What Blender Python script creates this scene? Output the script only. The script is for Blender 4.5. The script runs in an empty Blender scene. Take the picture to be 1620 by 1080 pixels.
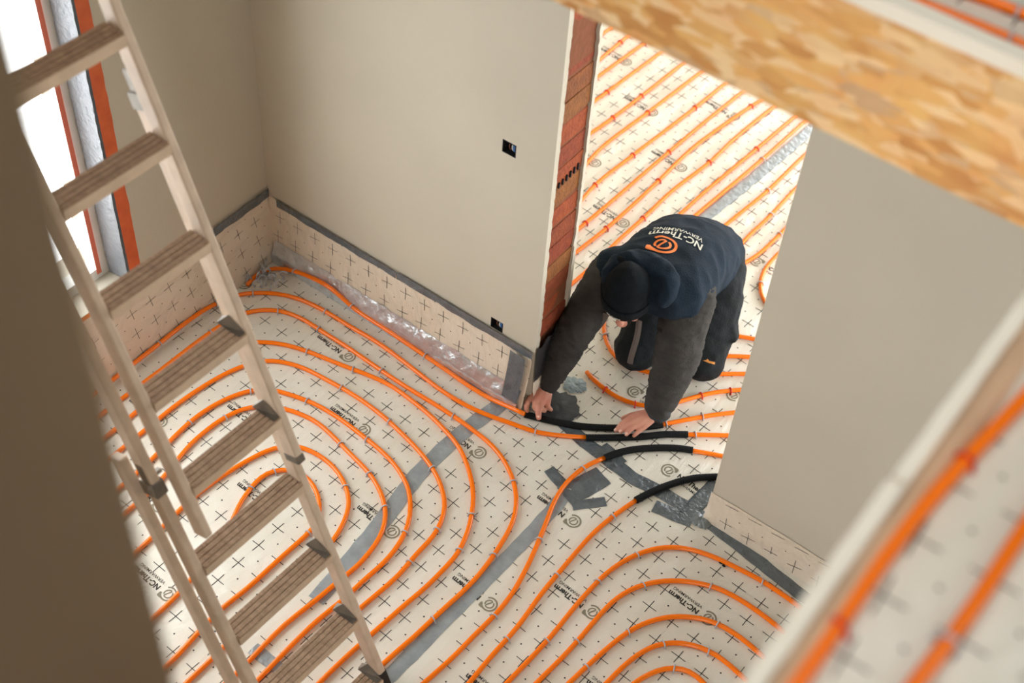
import bpy, bmesh, math, random
from mathutils import Vector, Matrix, noise
from mathutils.bvhtree import BVHTree
random.seed(7)
S = bpy.context.scene
C = S.collection
# ------------------------------------------------------------------ camera
cam = bpy.data.objects.new('camera', bpy.data.cameras.new('camera')); C.objects.link(cam)
FW = Vector((-0.36908505, 0.55762669, -0.74352451)); RT = Vector((0.7969544, 0.60148503, 0.05549265)); UPV = Vector((-0.47816305, 0.57207363, 0.66640218))
cam.matrix_world = Matrix(((RT.x, UPV.x, -FW.x, 0), (RT.y, UPV.y, -FW.y, 0), (RT.z, UPV.z, -FW.z, 4.4971), (0, 0, 0, 1)))
cam.data.lens = 50.0; cam.data.sensor_width = 36.0; cam.data.clip_start = 0.05
cam.data.dof.use_dof = True; cam.data.dof.focus_distance = 5.35; cam.data.dof.aperture_fstop = 2.0
S.camera = cam
# ------------------------------------------------------------------ world: overcast daylight
w = bpy.data.worlds.new('sky'); S.world = w; w.use_nodes = True
bgn = w.node_tree.nodes['Background']; bgn.inputs[0].default_value = (0.975, 0.98, 0.975, 1); bgn.inputs[1].default_value = 8.0
S.view_settings.view_transform = 'Standard'; S.view_settings.look = 'None'; S.view_settings.gamma = 1.0
S.view_settings.use_curve_mapping = False
S.view_settings.exposure = 0.04
def area(name, loc, direction, sx, sy, power, col):
    l = bpy.data.lights.new(name, 'AREA'); l.shape = 'RECTANGLE'; l.size = sx; l.size_y = sy; l.energy = power; l.color = col
    o = bpy.data.objects.new(name, l); C.objects.link(o); o.location = loc
    o.rotation_euler = Vector(direction).to_track_quat('-Z', 'Y').to_euler(); return o
# sky portals in window openings, upper and front ones assumed (no light of their own)
for nm, loc, d, sx, sy in (('portal_hall_window', (-3.69, 1.555, 1.42), (1, 0, 0), 1.6, 2.05), ('portal_back_glazing', (-0.35, 8.42, 1.3), (0, -1, 0), 5.3, 2.6), ('portal_assumed_south', (0.8, -2.62, 4.4), (0, 1, 0), 1.6, 1.8), ('portal_assumed_skylight', (-1.15, 1.25, 5.68), (0, 0, -1), 1.5, 1.0), ('portal_assumed_front', (0.55, -0.12, 1.3), (0, 1, 0), 1.1, 2.0), ('portal_assumed_east', (2.82, 2.7, 4.5), (-1, 0, 0), 0.6, 1.4)):
    p_ = area(nm, loc, d, sx, sy, 1, (1, 1, 1)); p_.data.cycles.is_portal = True
# ------------------------------------------------------------------ helpers
def lin(r, g, b):
    f = lambda c: (c / 12.92 if c <= 0.04045 else ((c + 0.055) / 1.055) ** 2.4)
    return (f(r / 255), f(g / 255), f(b / 255), 1)
MATS = {}
def mat(name, rgb, rough=0.6, metal=0.0, var=0.0, vscale=8.0, bump=0.0, bscale=40.0, spec=0.5, alpha=1.0, trans=0.0, rgb2=None, coat=0.0, detail=4.0, stretch=None):
    if name in MATS: return MATS[name]
    m = bpy.data.materials.new(name); m.use_nodes = True; nt = m.node_tree; N = nt.nodes; L = nt.links
    b = N['Principled BSDF']; c = lin(*rgb)
    b.inputs['Base Color'].default_value = c; b.inputs['Roughness'].default_value = rough; b.inputs['Metallic'].default_value = metal
    b.inputs['Specular IOR Level'].default_value = spec; b.inputs['Alpha'].default_value = alpha
    b.inputs['Transmission Weight'].default_value = trans; b.inputs['Coat Weight'].default_value = coat; b.inputs['Coat Roughness'].default_value = 0.12
    tc = N.new('ShaderNodeTexCoord'); vec = tc.outputs['Object']
    if stretch:
        mp = N.new('ShaderNodeMapping'); mp.inputs['Scale'].default_value = stretch; L.new(vec, mp.inputs[0]); vec = mp.outputs[0]
    if var or rgb2:
        n = N.new('ShaderNodeTexNoise'); n.inputs['Scale'].default_value = vscale; n.inputs['Detail'].default_value = detail; L.new(vec, n.inputs['Vector'])
        r = N.new('ShaderNodeValToRGB'); r.color_ramp.elements[0].position = 0.3; r.color_ramp.elements[1].position = 0.7
        if rgb2: r.color_ramp.elements[0].color = c; r.color_ramp.elements[1].color = lin(*rgb2)
        else:
            r.color_ramp.elements[0].color = tuple(x * (1 - var) for x in c[:3]) + (1,); r.color_ramp.elements[1].color = tuple(min(1, x * (1 + var)) for x in c[:3]) + (1,)
        L.new(n.outputs['Fac'], r.inputs[0]); L.new(r.outputs[0], b.inputs['Base Color'])
    if bump:
        n2 = N.new('ShaderNodeTexNoise'); n2.inputs['Scale'].default_value = bscale; n2.inputs['Detail'].default_value = 5; L.new(vec, n2.inputs['Vector'])
        bp = N.new('ShaderNodeBump'); bp.inputs['Strength'].default_value = bump; bp.inputs['Distance'].default_value = 0.01
        L.new(n2.outputs['Fac'], bp.inputs['Height']); L.new(bp.outputs[0], b.inputs['Normal'])
    MATS[name] = m; return m
def obj(name, data, m=None, parent=None, loc=None, rot=None):
    o = bpy.data.objects.new(name, data); C.objects.link(o)
    if m is not None and data is not None and not data.materials: data.materials.append(m)
    if parent is not None: o.parent = parent
    if loc is not None: o.location = loc
    if rot is not None: o.rotation_euler = rot
    return o
def mesh(name, verts, faces, smooth=False):
    me = bpy.data.meshes.new(name); me.from_pydata([tuple(v) for v in verts], [], faces); me.update()
    if smooth: me.shade_smooth()
    return me
def bmesh_to(name, bm, smooth=False):
    bmesh.ops.recalc_face_normals(bm, faces=bm.faces)
    me = bpy.data.meshes.new(name); bm.to_mesh(me); bm.free()
    if smooth: me.shade_smooth()
    return me
def tag(o, label=None, cat=None, group=None, kind=None):
    if label: o['label'] = label
    if cat: o['category'] = cat
    if group: o['group'] = group
    if kind: o['kind'] = kind
    return o
def struct(o): o['kind'] = 'structure'; return o
def empty(name, loc=(0, 0, 0), parent=None):
    o = bpy.data.objects.new(name, None); C.objects.link(o); o.location = loc; o.empty_display_size = 0.1
    if parent: o.parent = parent
    return o
def add_box(bm, lo, hi, M=None):
    x0, y0, z0 = lo; x1, y1, z1 = hi
    vs = [bm.verts.new((M @ Vector(p)) if M else p) for p in ((x0, y0, z0), (x1, y0, z0), (x1, y1, z0), (x0, y1, z0), (x0, y0, z1), (x1, y0, z1), (x1, y1, z1), (x0, y1, z1))]
    for f in ((0, 3, 2, 1), (4, 5, 6, 7), (0, 1, 5, 4), (1, 2, 6, 5), (2, 3, 7, 6), (3, 0, 4, 7)): bm.faces.new([vs[i] for i in f])
def bevel(bm, w, seg=2):
    bmesh.ops.bevel(bm, geom=bm.edges[:], offset=w, segments=seg, affect='EDGES', profile=0.5)
def box_mesh(name, lo, hi, bv=0.0, M=None):
    bm = bmesh.new(); add_box(bm, lo, hi, M)
    if bv: bevel(bm, bv)
    return bmesh_to(name, bm)
def boxes_mesh(name, bl, bv=0.0):
    bm = bmesh.new()
    for lo, hi in bl: add_box(bm, lo, hi)
    if bv: bevel(bm, bv)
    return bmesh_to(name, bm)
def smooth_path(pts, step=0.02):
    P = [Vector(p) for p in pts]
    if len(P) == 2: P = [P[0], (P[0] + P[1]) / 2, P[1]]
    out = []
    for i in range(len(P) - 1):
        p0 = P[i - 1] if i > 0 else P[i] * 2 - P[i + 1]; p1 = P[i]; p2 = P[i + 1]; p3 = P[i + 2] if i + 2 < len(P) else P[i + 1] * 2 - P[i]
        n = max(1, int((p2 - p1).length / step))
        t0 = 0; t1 = max(1e-4, (p1 - p0).length ** 0.5); t2 = t1 + max(1e-4, (p2 - p1).length ** 0.5); t3 = t2 + max(1e-4, (p3 - p2).length ** 0.5)
        for k in range(n):
            t = t1 + (t2 - t1) * k / n
            A1 = p0 * ((t1 - t) / (t1 - t0)) + p1 * ((t - t0) / (t1 - t0)); A2 = p1 * ((t2 - t) / (t2 - t1)) + p2 * ((t - t1) / (t2 - t1)); A3 = p2 * ((t3 - t) / (t3 - t2)) + p3 * ((t - t2) / (t3 - t2))
            B1 = A1 * ((t2 - t) / (t2 - t0)) + A2 * ((t - t0) / (t2 - t0)); B2 = A2 * ((t3 - t) / (t3 - t1)) + A3 * ((t - t1) / (t3 - t1))
            out.append(B1 * ((t2 - t) / (t2 - t1)) + B2 * ((t - t1) / (t2 - t1)))
    out.append(P[-1].copy())
    # light relax removes tracing jitter
    for _ in range(3):
        out = [out[0]] + [(out[i - 1] + out[i] * 2 + out[i + 1]) / 4 for i in range(1, len(out) - 1)] + [out[-1]]
    return out
def tube_into(bm, path, r, seg=10, caps=True, up=Vector((0, 0, 1))):
    rings = []
    n = len(path)
    for i, p in enumerate(path):
        d = (path[min(i + 1, n - 1)] - path[max(i - 1, 0)]).normalized()
        s = d.cross(up)
        if s.length < 1e-4: s = d.cross(Vector((1, 0, 0)))
        s.normalize(); u = s.cross(d)
        rr = r(i / (n - 1)) if callable(r) else (r[i] if isinstance(r, (list, tuple)) else r)
        rings.append([bm.verts.new(p + (s * math.cos(a) + u * math.sin(a)) * rr) for a in [2 * math.pi * k / seg for k in range(seg)]])
    for a, b in zip(rings, rings[1:]):
        for k in range(seg): bm.faces.new((a[k], a[(k + 1) % seg], b[(k + 1) % seg], b[k]))
    if caps:
        bm.faces.new(rings[0][::-1]); bm.faces.new(rings[-1])
def tube_mesh(name, path, r, seg=10, up=Vector((0, 0, 1))):
    bm = bmesh.new(); tube_into(bm, path, r, seg, True, up); return bmesh_to(name, bm, True)
def strip_mesh(name, path, width, lift=0.002, amp=0.0015, jag=0.003, nw=6, seed=0, thick=True):
    """a crinkled adhesive strip lying on the floor along path"""
    P = smooth_path([(p[0], p[1], 0) for p in path], 0.018); n = len(P); V = []; F = []
    for i, p in enumerate(P):
        d = (P[min(i + 1, n - 1)] - P[max(i - 1, 0)]).normalized(); s = Vector((d.y, -d.x, 0))
        for k in range(nw + 1):
            t = k / nw - 0.5; q = p + s * (t * width)
            if k in (0, nw): q += s * (noise.noise(Vector((i * 0.35, seed, k))) * jag)
            h = lift + amp * (noise.noise(Vector((q.x * 45, q.y * 45, seed))) + 0.6 * noise.noise(Vector((q.x * 120, q.y * 120, seed))))
            if k in (0, nw): h = 0.0012
            V.append((q.x, q.y, max(0.0011, h)))
    for i in range(n - 1):
        for k in range(nw):
            a = i * (nw + 1) + k; F.append((a, a + 1, a + nw + 2, a + nw + 1))
    return mesh(name, V, F, True)
def ev_mesh(name, o):
    dg = bpy.context.evaluated_depsgraph_get(); me = bpy.data.meshes.new_from_object(o.evaluated_get(dg)); me.name = name; return me
def text_mesh(name, body, size, offset=0.0, align='LEFT'):
    cu = bpy.data.curves.new(name, 'FONT'); cu.body = body; cu.size = size; cu.offset = offset; cu.align_x = align; cu.resolution_u = 3
    o = bpy.data.objects.new(name, cu); C.objects.link(o); bpy.context.view_layer.update()
    me = ev_mesh(name, o); bpy.data.objects.remove(o); bpy.data.curves.remove(cu); return me
def remeshed(name, bm, voxel, smooth=4, fac=0.5):
    bmesh.ops.recalc_face_normals(bm, faces=bm.faces)
    me = bpy.data.meshes.new(name + '_raw'); bm.to_mesh(me); bm.free()
    o = bpy.data.objects.new(name, me); C.objects.link(o)
    r = o.modifiers.new('r', 'REMESH'); r.mode = 'VOXEL'; r.voxel_size = voxel
    s = o.modifiers.new('s', 'SMOOTH'); s.iterations = smooth; s.factor = fac
    bpy.context.view_layer.update(); out = ev_mesh(name, o); bpy.data.objects.remove(o); bpy.data.meshes.remove(me)
    out.materials.clear(); out.shade_smooth(); return out
# ------------------------------------------------------------------ materials
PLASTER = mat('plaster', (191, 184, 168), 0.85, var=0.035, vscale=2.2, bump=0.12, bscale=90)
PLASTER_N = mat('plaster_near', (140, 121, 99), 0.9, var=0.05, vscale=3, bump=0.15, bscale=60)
CONC = mat('screed', (150, 145, 138), 0.9, var=0.1)
INK = mat('print_ink', (38, 37, 34), 0.6)
LOGOINK = mat('print_logo_ink', (132, 127, 108), 0.6)
ORANGE = mat('pipe_orange', (255, 122, 2), 0.26, spec=0.45, var=0.04, vscale=5)
CLIPG = mat('clip_grey', (182, 184, 190), 0.45)
CLIPR = mat('clip_red', (205, 24, 20), 0.4)
FOAMB = mat('sleeve_black', (13, 16, 18), 0.8, bump=0.25, bscale=260, spec=0.25)
DUCT = mat('duct_tape', (152, 160, 165), 0.27, metal=0.15, var=0.14, vscale=18, bump=0.6, bscale=32)
DUCTD = mat('duct_tape_dark', (98, 107, 113), 0.2, metal=0.2, var=0.2, vscale=18, bump=1.0, bscale=42, coat=0.4)
SILVER = mat('foil_silver', (206, 212, 218), 0.25, metal=0.7, var=0.12, vscale=20, bump=0.55, bscale=24)
def film_mat(name, rgb, rgb2, alpha=1.0):
    m = bpy.data.materials.new(name); m.use_nodes = True; nt = m.node_tree; N = nt.nodes; L = nt.links; b = N['Principled BSDF']
    tc = N.new('ShaderNodeTexCoord')
    n = N.new('ShaderNodeTexNoise'); n.inputs['Scale'].default_value = 3.5; n.inputs['Detail'].default_value = 8; L.new(tc.outputs['Object'], n.inputs['Vector'])
    r = N.new('ShaderNodeValToRGB'); r.color_ramp.elements[0].position = 0.35; r.color_ramp.elements[1].position = 0.68
    r.color_ramp.elements[0].color = lin(*rgb); r.color_ramp.elements[1].color = lin(*rgb2); L.new(n.outputs['Fac'], r.inputs[0]); L.new(r.outputs[0], b.inputs['Base Color'])
    b.inputs['Roughness'].default_value = 0.5; b.inputs['Coat Weight'].default_value = 0.75; b.inputs['Coat Roughness'].default_value = 0.16; b.inputs['Alpha'].default_value = alpha
    # fine pebbled foam surface below, long soft wrinkles in the foil above it
    f = N.new('ShaderNodeTexNoise'); f.inputs['Scale'].default_value = 190; f.inputs['Detail'].default_value = 2; L.new(tc.outputs['Object'], f.inputs['Vector'])
    bp = N.new('ShaderNodeBump'); bp.inputs['Strength'].default_value = 0.22; bp.inputs['Distance'].default_value = 0.004; L.new(f.outputs['Fac'], bp.inputs['Height']); L.new(bp.outputs[0], b.inputs['Normal'])
    mp = N.new('ShaderNodeMapping'); mp.inputs['Scale'].default_value = (9, 2.2, 4); mp.inputs['Rotation'].default_value = (0, 0, 0.5); L.new(tc.outputs['Object'], mp.inputs[0])
    g = N.new('ShaderNodeTexNoise'); g.inputs['Scale'].default_value = 1.6; g.inputs['Detail'].default_value = 6; g.inputs['Distortion'].default_value = 1.2; L.new(mp.outputs[0], g.inputs['Vector'])
    b2 = N.new('ShaderNodeBump'); b2.inputs['Strength'].default_value = 1.0; b2.inputs['Distance'].default_value = 0.05; L.new(g.outputs['Fac'], b2.inputs['Height']); L.new(b2.outputs[0], b.inputs['Coat Normal'])
    MATS[name] = m; return m
FILM = film_mat('printed_foil', (221, 217, 203), (230, 227, 216))
FILMW = film_mat('printed_foil_upstand', (236, 222, 200), (242, 230, 212), 0.8)
def clear_mat(name, tint, gloss=0.12, rough=0.15, diff=0.25):
    m = bpy.data.materials.new(name); m.use_nodes = True; nt = m.node_tree; N = nt.nodes; L = nt.links
    N.remove(N['Principled BSDF']); out = N['Material Output']
    t = N.new('ShaderNodeBsdfTransparent'); g = N.new('ShaderNodeBsdfGlossy'); g.inputs['Roughness'].default_value = rough
    d = N.new('ShaderNodeBsdfTranslucent'); d.inputs[0].default_value = tint; t.inputs[0].default_value = (0.97, 0.98, 0.98, 1)
    a = N.new('ShaderNodeMixShader'); a.inputs[0].default_value = gloss; L.new(t.outputs[0], a.inputs[1]); L.new(g.outputs[0], a.inputs[2])
    c = N.new('ShaderNodeMixShader'); c.inputs[0].default_value = diff; L.new(a.outputs[0], c.inputs[1]); L.new(d.outputs[0], c.inputs[2]); L.new(c.outputs[0], out.inputs[0])
    tc = N.new('ShaderNodeTexCoord'); n = N.new('ShaderNodeTexNoise'); n.inputs['Scale'].default_value = 30; bp = N.new('ShaderNodeBump'); bp.inputs['Strength'].default_value = 0.4
    L.new(tc.outputs['Object'], n.inputs['Vector']); L.new(n.outputs['Fac'], bp.inputs['Height']); L.new(bp.outputs[0], g.inputs['Normal'])
    return m
GLASS = clear_mat('window_glass', (1, 1, 1, 1), 0.06, 0.02, 0.0)
PLASTIC = clear_mat('clear_plastic', (0.75, 0.78, 0.8, 1), 0.22, 0.15, 0.35)
REDTAPE = mat('sealing_tape_red', (196, 84, 38), 0.5, var=0.10, vscale=18, rgb2=(212, 100, 46))
ORTAPE = mat('sealing_tape_orange', (240, 140, 40), 0.5)
WHITE_PVC = mat('window_white', (225, 225, 222), 0.4)
# ------------------------------------------------------------------ shell
XL, YN, ZU, ZC = -3.385, 3.13, 3.10, 2.83
TH = 0.215
floor = struct(obj('floor', box_mesh('floor', (-3.7, -0.2, -0.2), (2.8, 8.4, -0.012)), CONC))
# left wall with its window opening
WY0, WY1, WZ0, WZ1 = 0.75, 2.36, 0.395, 2.45
wl = struct(obj('wall_left', boxes_mesh('wall_left', [((XL - 0.3, 0.05, 0), (XL, WY0, ZC)), ((XL - 0.3, WY1, 0), (XL, 8.2, ZC)), ((XL - 0.3, WY0, 0), (XL, WY1, WZ0)), ((XL - 0.3, WY0, WZ1), (XL, WY1, ZC))]), PLASTER))
win = struct(empty('window_1', (XL - 0.12, (WY0 + WY1) / 2, WZ0)))
def in_parent(o, p): o.matrix_parent_inverse = Matrix.Translation(-Vector(p.location)); return o
fw_ = 0.05
in_parent(obj('window_frame', boxes_mesh('window_frame', [((XL - 0.17, WY0, WZ0), (XL - 0.11, WY0 + fw_, WZ1)), ((XL - 0.17, WY1 - fw_, WZ0), (XL - 0.11, WY1, WZ1)), ((XL - 0.17, WY0 + fw_, WZ0), (XL - 0.11, WY1 - fw_, WZ0 + fw_)), ((XL - 0.17, WY0 + fw_, WZ1 - fw_), (XL - 0.11, WY1 - fw_, WZ1))]), WHITE_PVC, win), win)
in_parent(obj('window_pane', box_mesh('window_pane', (XL - 0.145, WY0 + fw_, WZ0 + fw_), (XL - 0.139, WY1 - fw_, WZ1 - fw_)), GLASS, win), win)
def wavy_sheet(name, fn, nu, nv, m, parent=None, smooth=True):
    V = []; F = []
    for j in range(nv + 1):
        for i in range(nu + 1): V.append(fn(i / nu, j / nv))
    for j in range(nv):
        for i in range(nu): a = j * (nu + 1) + i; F.append((a, a + 1, a + nu + 2, a + nu + 1))
    return obj(name, mesh(name, V, F, smooth), m, parent)
# north wall, left part (with the brick end) and right part
BX = -1.97      # brick end face
wn = struct(obj('wall_north', boxes_mesh('wall_north', [((XL, YN, 0), (-2.18, YN + TH, ZC)), ((-2.12, YN, 0), (BX - 0.03, YN + TH, ZC)), ((-2.18, YN, 0), (-2.12, YN + TH, 0.337)), ((-2.18, YN, 0.393), (-2.12, YN + TH, 1.243)), ((-2.18, YN, 1.30), (-2.12, YN + TH, ZC)), ((-2.18, YN + 0.06, 0.337), (-2.12, YN + TH, 0.393)), ((-2.18, YN + 0.06, 1.243), (-2.12, YN + TH, 1.30))]), PLASTER))
bm = bmesh.new(); add_box(bm, (-1.11, YN, 0), (2.6, YN + TH, ZC)); bmesh.ops.bevel(bm, geom=[e for e in bm.edges if abs(e.verts[0].co.x + 1.11) < 1e-4 and abs(e.verts[1].co.x + 1.11) < 1e-4 and abs(e.verts[0].co.z - e.verts[1].co.z) > 1], offset=0.008, segments=3, affect='EDGES')
wnr = struct(obj('wall_right', bmesh_to('wall_right', bm), PLASTER))
# lintel over the doorway (hidden behind the slab edge)
lintel = struct(obj('trim_1', box_mesh('lintel', (BX - 0.03, YN, 2.45), (-1.11, YN + TH, ZC)), PLASTER))
# bricks of the wall end, every block a part of the wall
BRK = [mat('brick_%d' % i, c, 0.85, rgb2=c2, vscale=30, bump=0.6, bscale=90) for i, (c, c2) in enumerate([((126, 50, 14), (146, 66, 20)), ((112, 42, 12), (134, 56, 18)), ((112, 64, 20), (134, 80, 28)), ((132, 60, 18), (114, 46, 14)), ((106, 56, 18), (130, 72, 24))])]
random.seed(11); z = 0.0; k = 0
while z < 2.42:
    h = 0.094 + random.uniform(-0.006, 0.006); dx = random.uniform(-0.004, 0.004); tilt = random.uniform(-0.006, 0.006)
    bm = bmesh.new(); add_box(bm, (BX - 0.028, YN + 0.016, z + 0.005), (BX + dx, YN + TH - 0.012, z + h))
    for v in bm.verts:
        if v.co.y > YN + 0.1: v.co.z += tilt
        if v.co.x > BX - 0.01: v.co.x += random.uniform(-0.002, 0.002)
    bevel(bm, 0.004, 2)
    obj('brick', bmesh_to('brick', bm), BRK[random.choice([0, 1, 2, 3, 0, 4, 1])], wn)
    z += h + 0.004; k += 1
MORTAR = mat('mortar', (116, 66, 38), 0.95, bump=0.4, var=0.1, vscale=30)
obj('mortar', box_mesh('mortar', (BX - 0.029, YN + 0.012, 0), (BX - 0.003, YN + TH - 0.01, 2.44)), MORTAR, wn)
HOLE = mat('brick_hole', (24, 18, 16), 0.9)
for i in range(7):
    y0 = YN + 0.03 + i * 0.023
    obj('brick_hole', box_mesh('brick_hole', (BX - 0.004, y0, 1.155 + i * 0.002), (BX + 0.0065, y0 + 0.006, 1.178 + i * 0.003)), HOLE, wn)
# ragged plaster lips either side of the bricks
def lip(name, yout, yin, seed):
    V = []; F = []; n = 150
    for i in range(n + 1):
        zz = 2.44 * i / n; j = yin + 0.006 * noise.noise(Vector((zz * 22, seed, 0))) + 0.004 * noise.noise(Vector((zz * 70, seed, 3)))
        V += [(BX - 0.03, yout, zz), (BX + 0.011, yout, zz), (BX + 0.011, j, zz), (BX - 0.03, j, zz)]
    for i in range(n):
        a = 4 * i
        for q in range(4): F.append((a + q, a + (q + 1) % 4, a + 4 + (q + 1) % 4, a + 4 + q))
    F += [(0, 3, 2, 1), (4 * n, 4 * n + 1, 4 * n + 2, 4 * n + 3)]
    return obj(name, mesh(name, V, F), PLASTER, wn)
lip('plaster_edge', YN, YN + 0.026, 1.0); lip('plaster_edge', YN + TH, YN + TH - 0.018, 5.0)
# recessed electrical boxes with loose wires
BOXM = mat('box_black', (22, 22, 24), 0.6); WIREB = mat('wire_blue', (40, 100, 160), 0.4); WIREN = mat('wire_brown', (110, 60, 40), 0.4); WIREW = mat('wire_white', (215, 210, 200), 0.5)
for zc, lab in ((1.2715, 'black recessed switch box with loose blue wire high in plaster wall'), (0.365, 'black recessed socket box just above the foil skirting near brick end')):
    e = empty('wall_box', (-2.15, YN, zc)); tag(e, lab, 'electrical box', 'recessed boxes in the plaster wall')
    x0, x1, z0, z1 = -0.0295, 0.0295, -0.0275, 0.0275
    obj('box_shell', boxes_mesh('box_shell', [((x0, 0.0, z0), (x0 + 0.003, 0.055, z1)), ((x1 - 0.003, 0.0, z0), (x1, 0.055, z1)), ((x0, 0.0, z0), (x1, 0.055, z0 + 0.003)), ((x0, 0.0, z1 - 0.003), (x1, 0.055, z1)), ((x0, 0.05, z0), (x1, 0.055, z1))]), BOXM, e)
    for i, (m_, xx) in enumerate(((WIREB, 0.014), (WIREB, 0.018), (WIREN, -0.004), (WIREW, 0.008))):
        pth = smooth_path([(xx, 0.05, -0.02 + 0.004 * i), (xx + 0.004, 0.012, -0.012), (xx, 0.006, 0.004), (xx - 0.006, 0.03, 0.022)], 0.004)
        obj('wire', tube_mesh('wire', pth, 0.0022 if m_ is not WIREB else 0.003, 6), m_, e)
# ceiling slab / upper floor around the stairwell, its edge clad with OSB
slab = struct(obj('ceiling', boxes_mesh('ceiling', [((-3.6, 2.058, ZC), (2.8, 8.3, ZU - 0.06)), ((-0.172, -2.6, ZC), (2.8, 2.058, ZU - 0.06)), ((-3.6, -2.6, ZC), (-0.172, 0.29, ZU - 0.06))]), CONC))
def osb_mat():
    m = bpy.data.materials.new('osb'); m.use_nodes = True; nt = m.node_tree; N = nt.nodes; L = nt.links; b = N['Principled BSDF']; b.inputs['Roughness'].default_value = 0.75
    tc = N.new('ShaderNodeTexCoord'); prev = None
    for i, (rot, sc, thr) in enumerate(((0.25, (14, 50, 56), 0.0), (-0.5, (11, 46, 46), 0.45), (1.1, (13, 50, 50), 0.55), (-1.2, (14, 56, 46), 0.6))):
        mp = N.new('ShaderNodeMapping'); mp.inputs['Rotation'].default_value = (0, rot, 0); mp.inputs['Scale'].default_value = sc; mp.inputs['Location'].default_value = (i * 3.1, i, i * 1.7); L.new(tc.outputs['Object'], mp.inputs[0])
        v = N.new('ShaderNodeTexVoronoi'); v.inputs['Scale'].default_value = 1.0; L.new(mp.outputs[0], v.inputs['Vector'])
        s = N.new('ShaderNodeSeparateColor'); L.new(v.outputs['Color'], s.inputs[0])
        r = N.new('ShaderNodeValToRGB'); cr = r.color_ramp; cr.elements[0].color = lin(206, 146, 80); cr.elements[1].color = lin(246, 212, 162)
        for p, c in ((0.25, (230, 176, 108)), (0.5, (238, 184, 112)), (0.62, (212, 172, 128)), (0.8, (244, 204, 150))): e = cr.elements.new(p); e.color = lin(*c)
        L.new(s.outputs[0], r.inputs[0])
        if prev is None: prev = r.outputs[0]
        else:
            mx = N.new('ShaderNodeMix'); mx.data_type = 'RGBA'; g = N.new('ShaderNodeMath'); g.operation = 'GREATER_THAN'; g.inputs[1].default_value = thr; L.new(s.outputs[1], g.inputs[0])
            L.new(g.outputs[0], mx.inputs[0]); L.new(prev, mx.inputs[6]); L.new(r.outputs[0], mx.inputs[7]); prev = mx.outputs[2]
    n = N.new('ShaderNodeTexNoise'); n.inputs['Scale'].default_value = 14; n.inputs['Detail'].default_value = 6; L.new(tc.outputs['Object'], n.inputs['Vector'])
    hs = N.new('ShaderNodeMix'); hs.data_type = 'RGBA'; hs.blend_type = 'OVERLAY'; hs.inputs[0].default_value = 0.35; L.new(prev, hs.inputs[6]); L.new(n.outputs['Color'], hs.inputs[7])
    nn_ = N.new('ShaderNodeSeparateColor'); L.new(n.outputs['Color'], nn_.inputs[0]); L.new(n.outputs['Fac'], hs.inputs[7]); L.new(hs.outputs[2], b.inputs['Base Color'])
    return m
OSB = osb_mat()
for x0, x1 in ((-3.38, -1.6), (-1.597, -0.19)):
    obj('osb_panel', box_mesh('osb_panel', (x0, 2.038, ZC), (x1, 2.058, ZU + 0.005), 0.0015), OSB, slab)
for y0, y1 in ((0.30, 2.038),):
    obj('osb_panel', box_mesh('osb_panel', (-0.192, y0, ZC), (-0.172, y1, ZU + 0.005), 0.0015), OSB, slab)
STRIP = mat('edge_foam', (244, 238, 224), 0.7, bump=0.2, bscale=60)
# upstand of white edge foam on the slab rim (two lengths along the near rim, butt-jointed)
def rough_bar(name, lo, hi, axis, m, parent, seed):
    n = 40; V = []; F = []
    for i in range(n + 1):
        t = i / n
        for (a, b_) in ((0, 0), (1, 0), (1, 1), (0, 1)):
            p = [lo[0], lo[1], lo[2]]; p[axis] = lo[axis] + (hi[axis] - lo[axis]) * t
            o_ax = 1 - axis; p[o_ax] = lo[o_ax] + (hi[o_ax] - lo[o_ax]) * a + 0.0025 * noise.noise(Vector((t * 18, seed, a)))
            p[2] = lo[2] + (hi[2] - lo[2]) * b_ + (0.003 * noise.noise(Vector((t * 14, seed + 4, a))) if b_ else 0); V.append(p)
    for i in range(n):
        a = 4 * i
        for q in range(4): F.append((a + q, a + (q + 1) % 4, a + 4 + (q + 1) % 4, a + 4 + q))
    F += [(0, 3, 2, 1), (4 * n, 4 * n + 1, 4 * n + 2, 4 * n + 3)]
    return obj(name, mesh(name, V, F), m, parent)
upper = struct(obj('floor_upper', boxes_mesh('floor_upper', [((-3.4, 2.075, ZU - 0.06), (2.6, 8.2, ZU)), ((-0.155, -2.4, ZU - 0.06), (2.6, 2.075, ZU))]), FILM))
rough_bar('edge_strip', (-0.192, 0.25, ZU + 0.005), (-0.170, 1.135, ZU + 0.038), 1, STRIP, upper, 1)
rough_bar('edge_strip', (-0.190, 1.14, ZU + 0.005), (-0.169, 2.04, ZU + 0.043), 1, STRIP, upper, 2)
rough_bar('edge_strip', (-3.3, 2.038, ZU + 0.005), (-0.158, 2.074, ZU + 0.035), 0, STRIP, upper, 3)
# foil turned up against the rim
UPF = mat('foil_rim', (214, 190, 158), 0.5, var=0.06, vscale=12, bump=0.3, bscale=40)
def rimf(u, v): y = -0.4 + 2.44 * u; return (-0.168 + 0.030 * (1 - v) ** 1.5 + 0.003 * noise.noise(Vector((y * 12, v * 2, 3))), y, ZU + 0.001 + 0.034 * v)
wavy_sheet('foil_upstand', rimf, 60, 6, UPF, upper)
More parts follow.
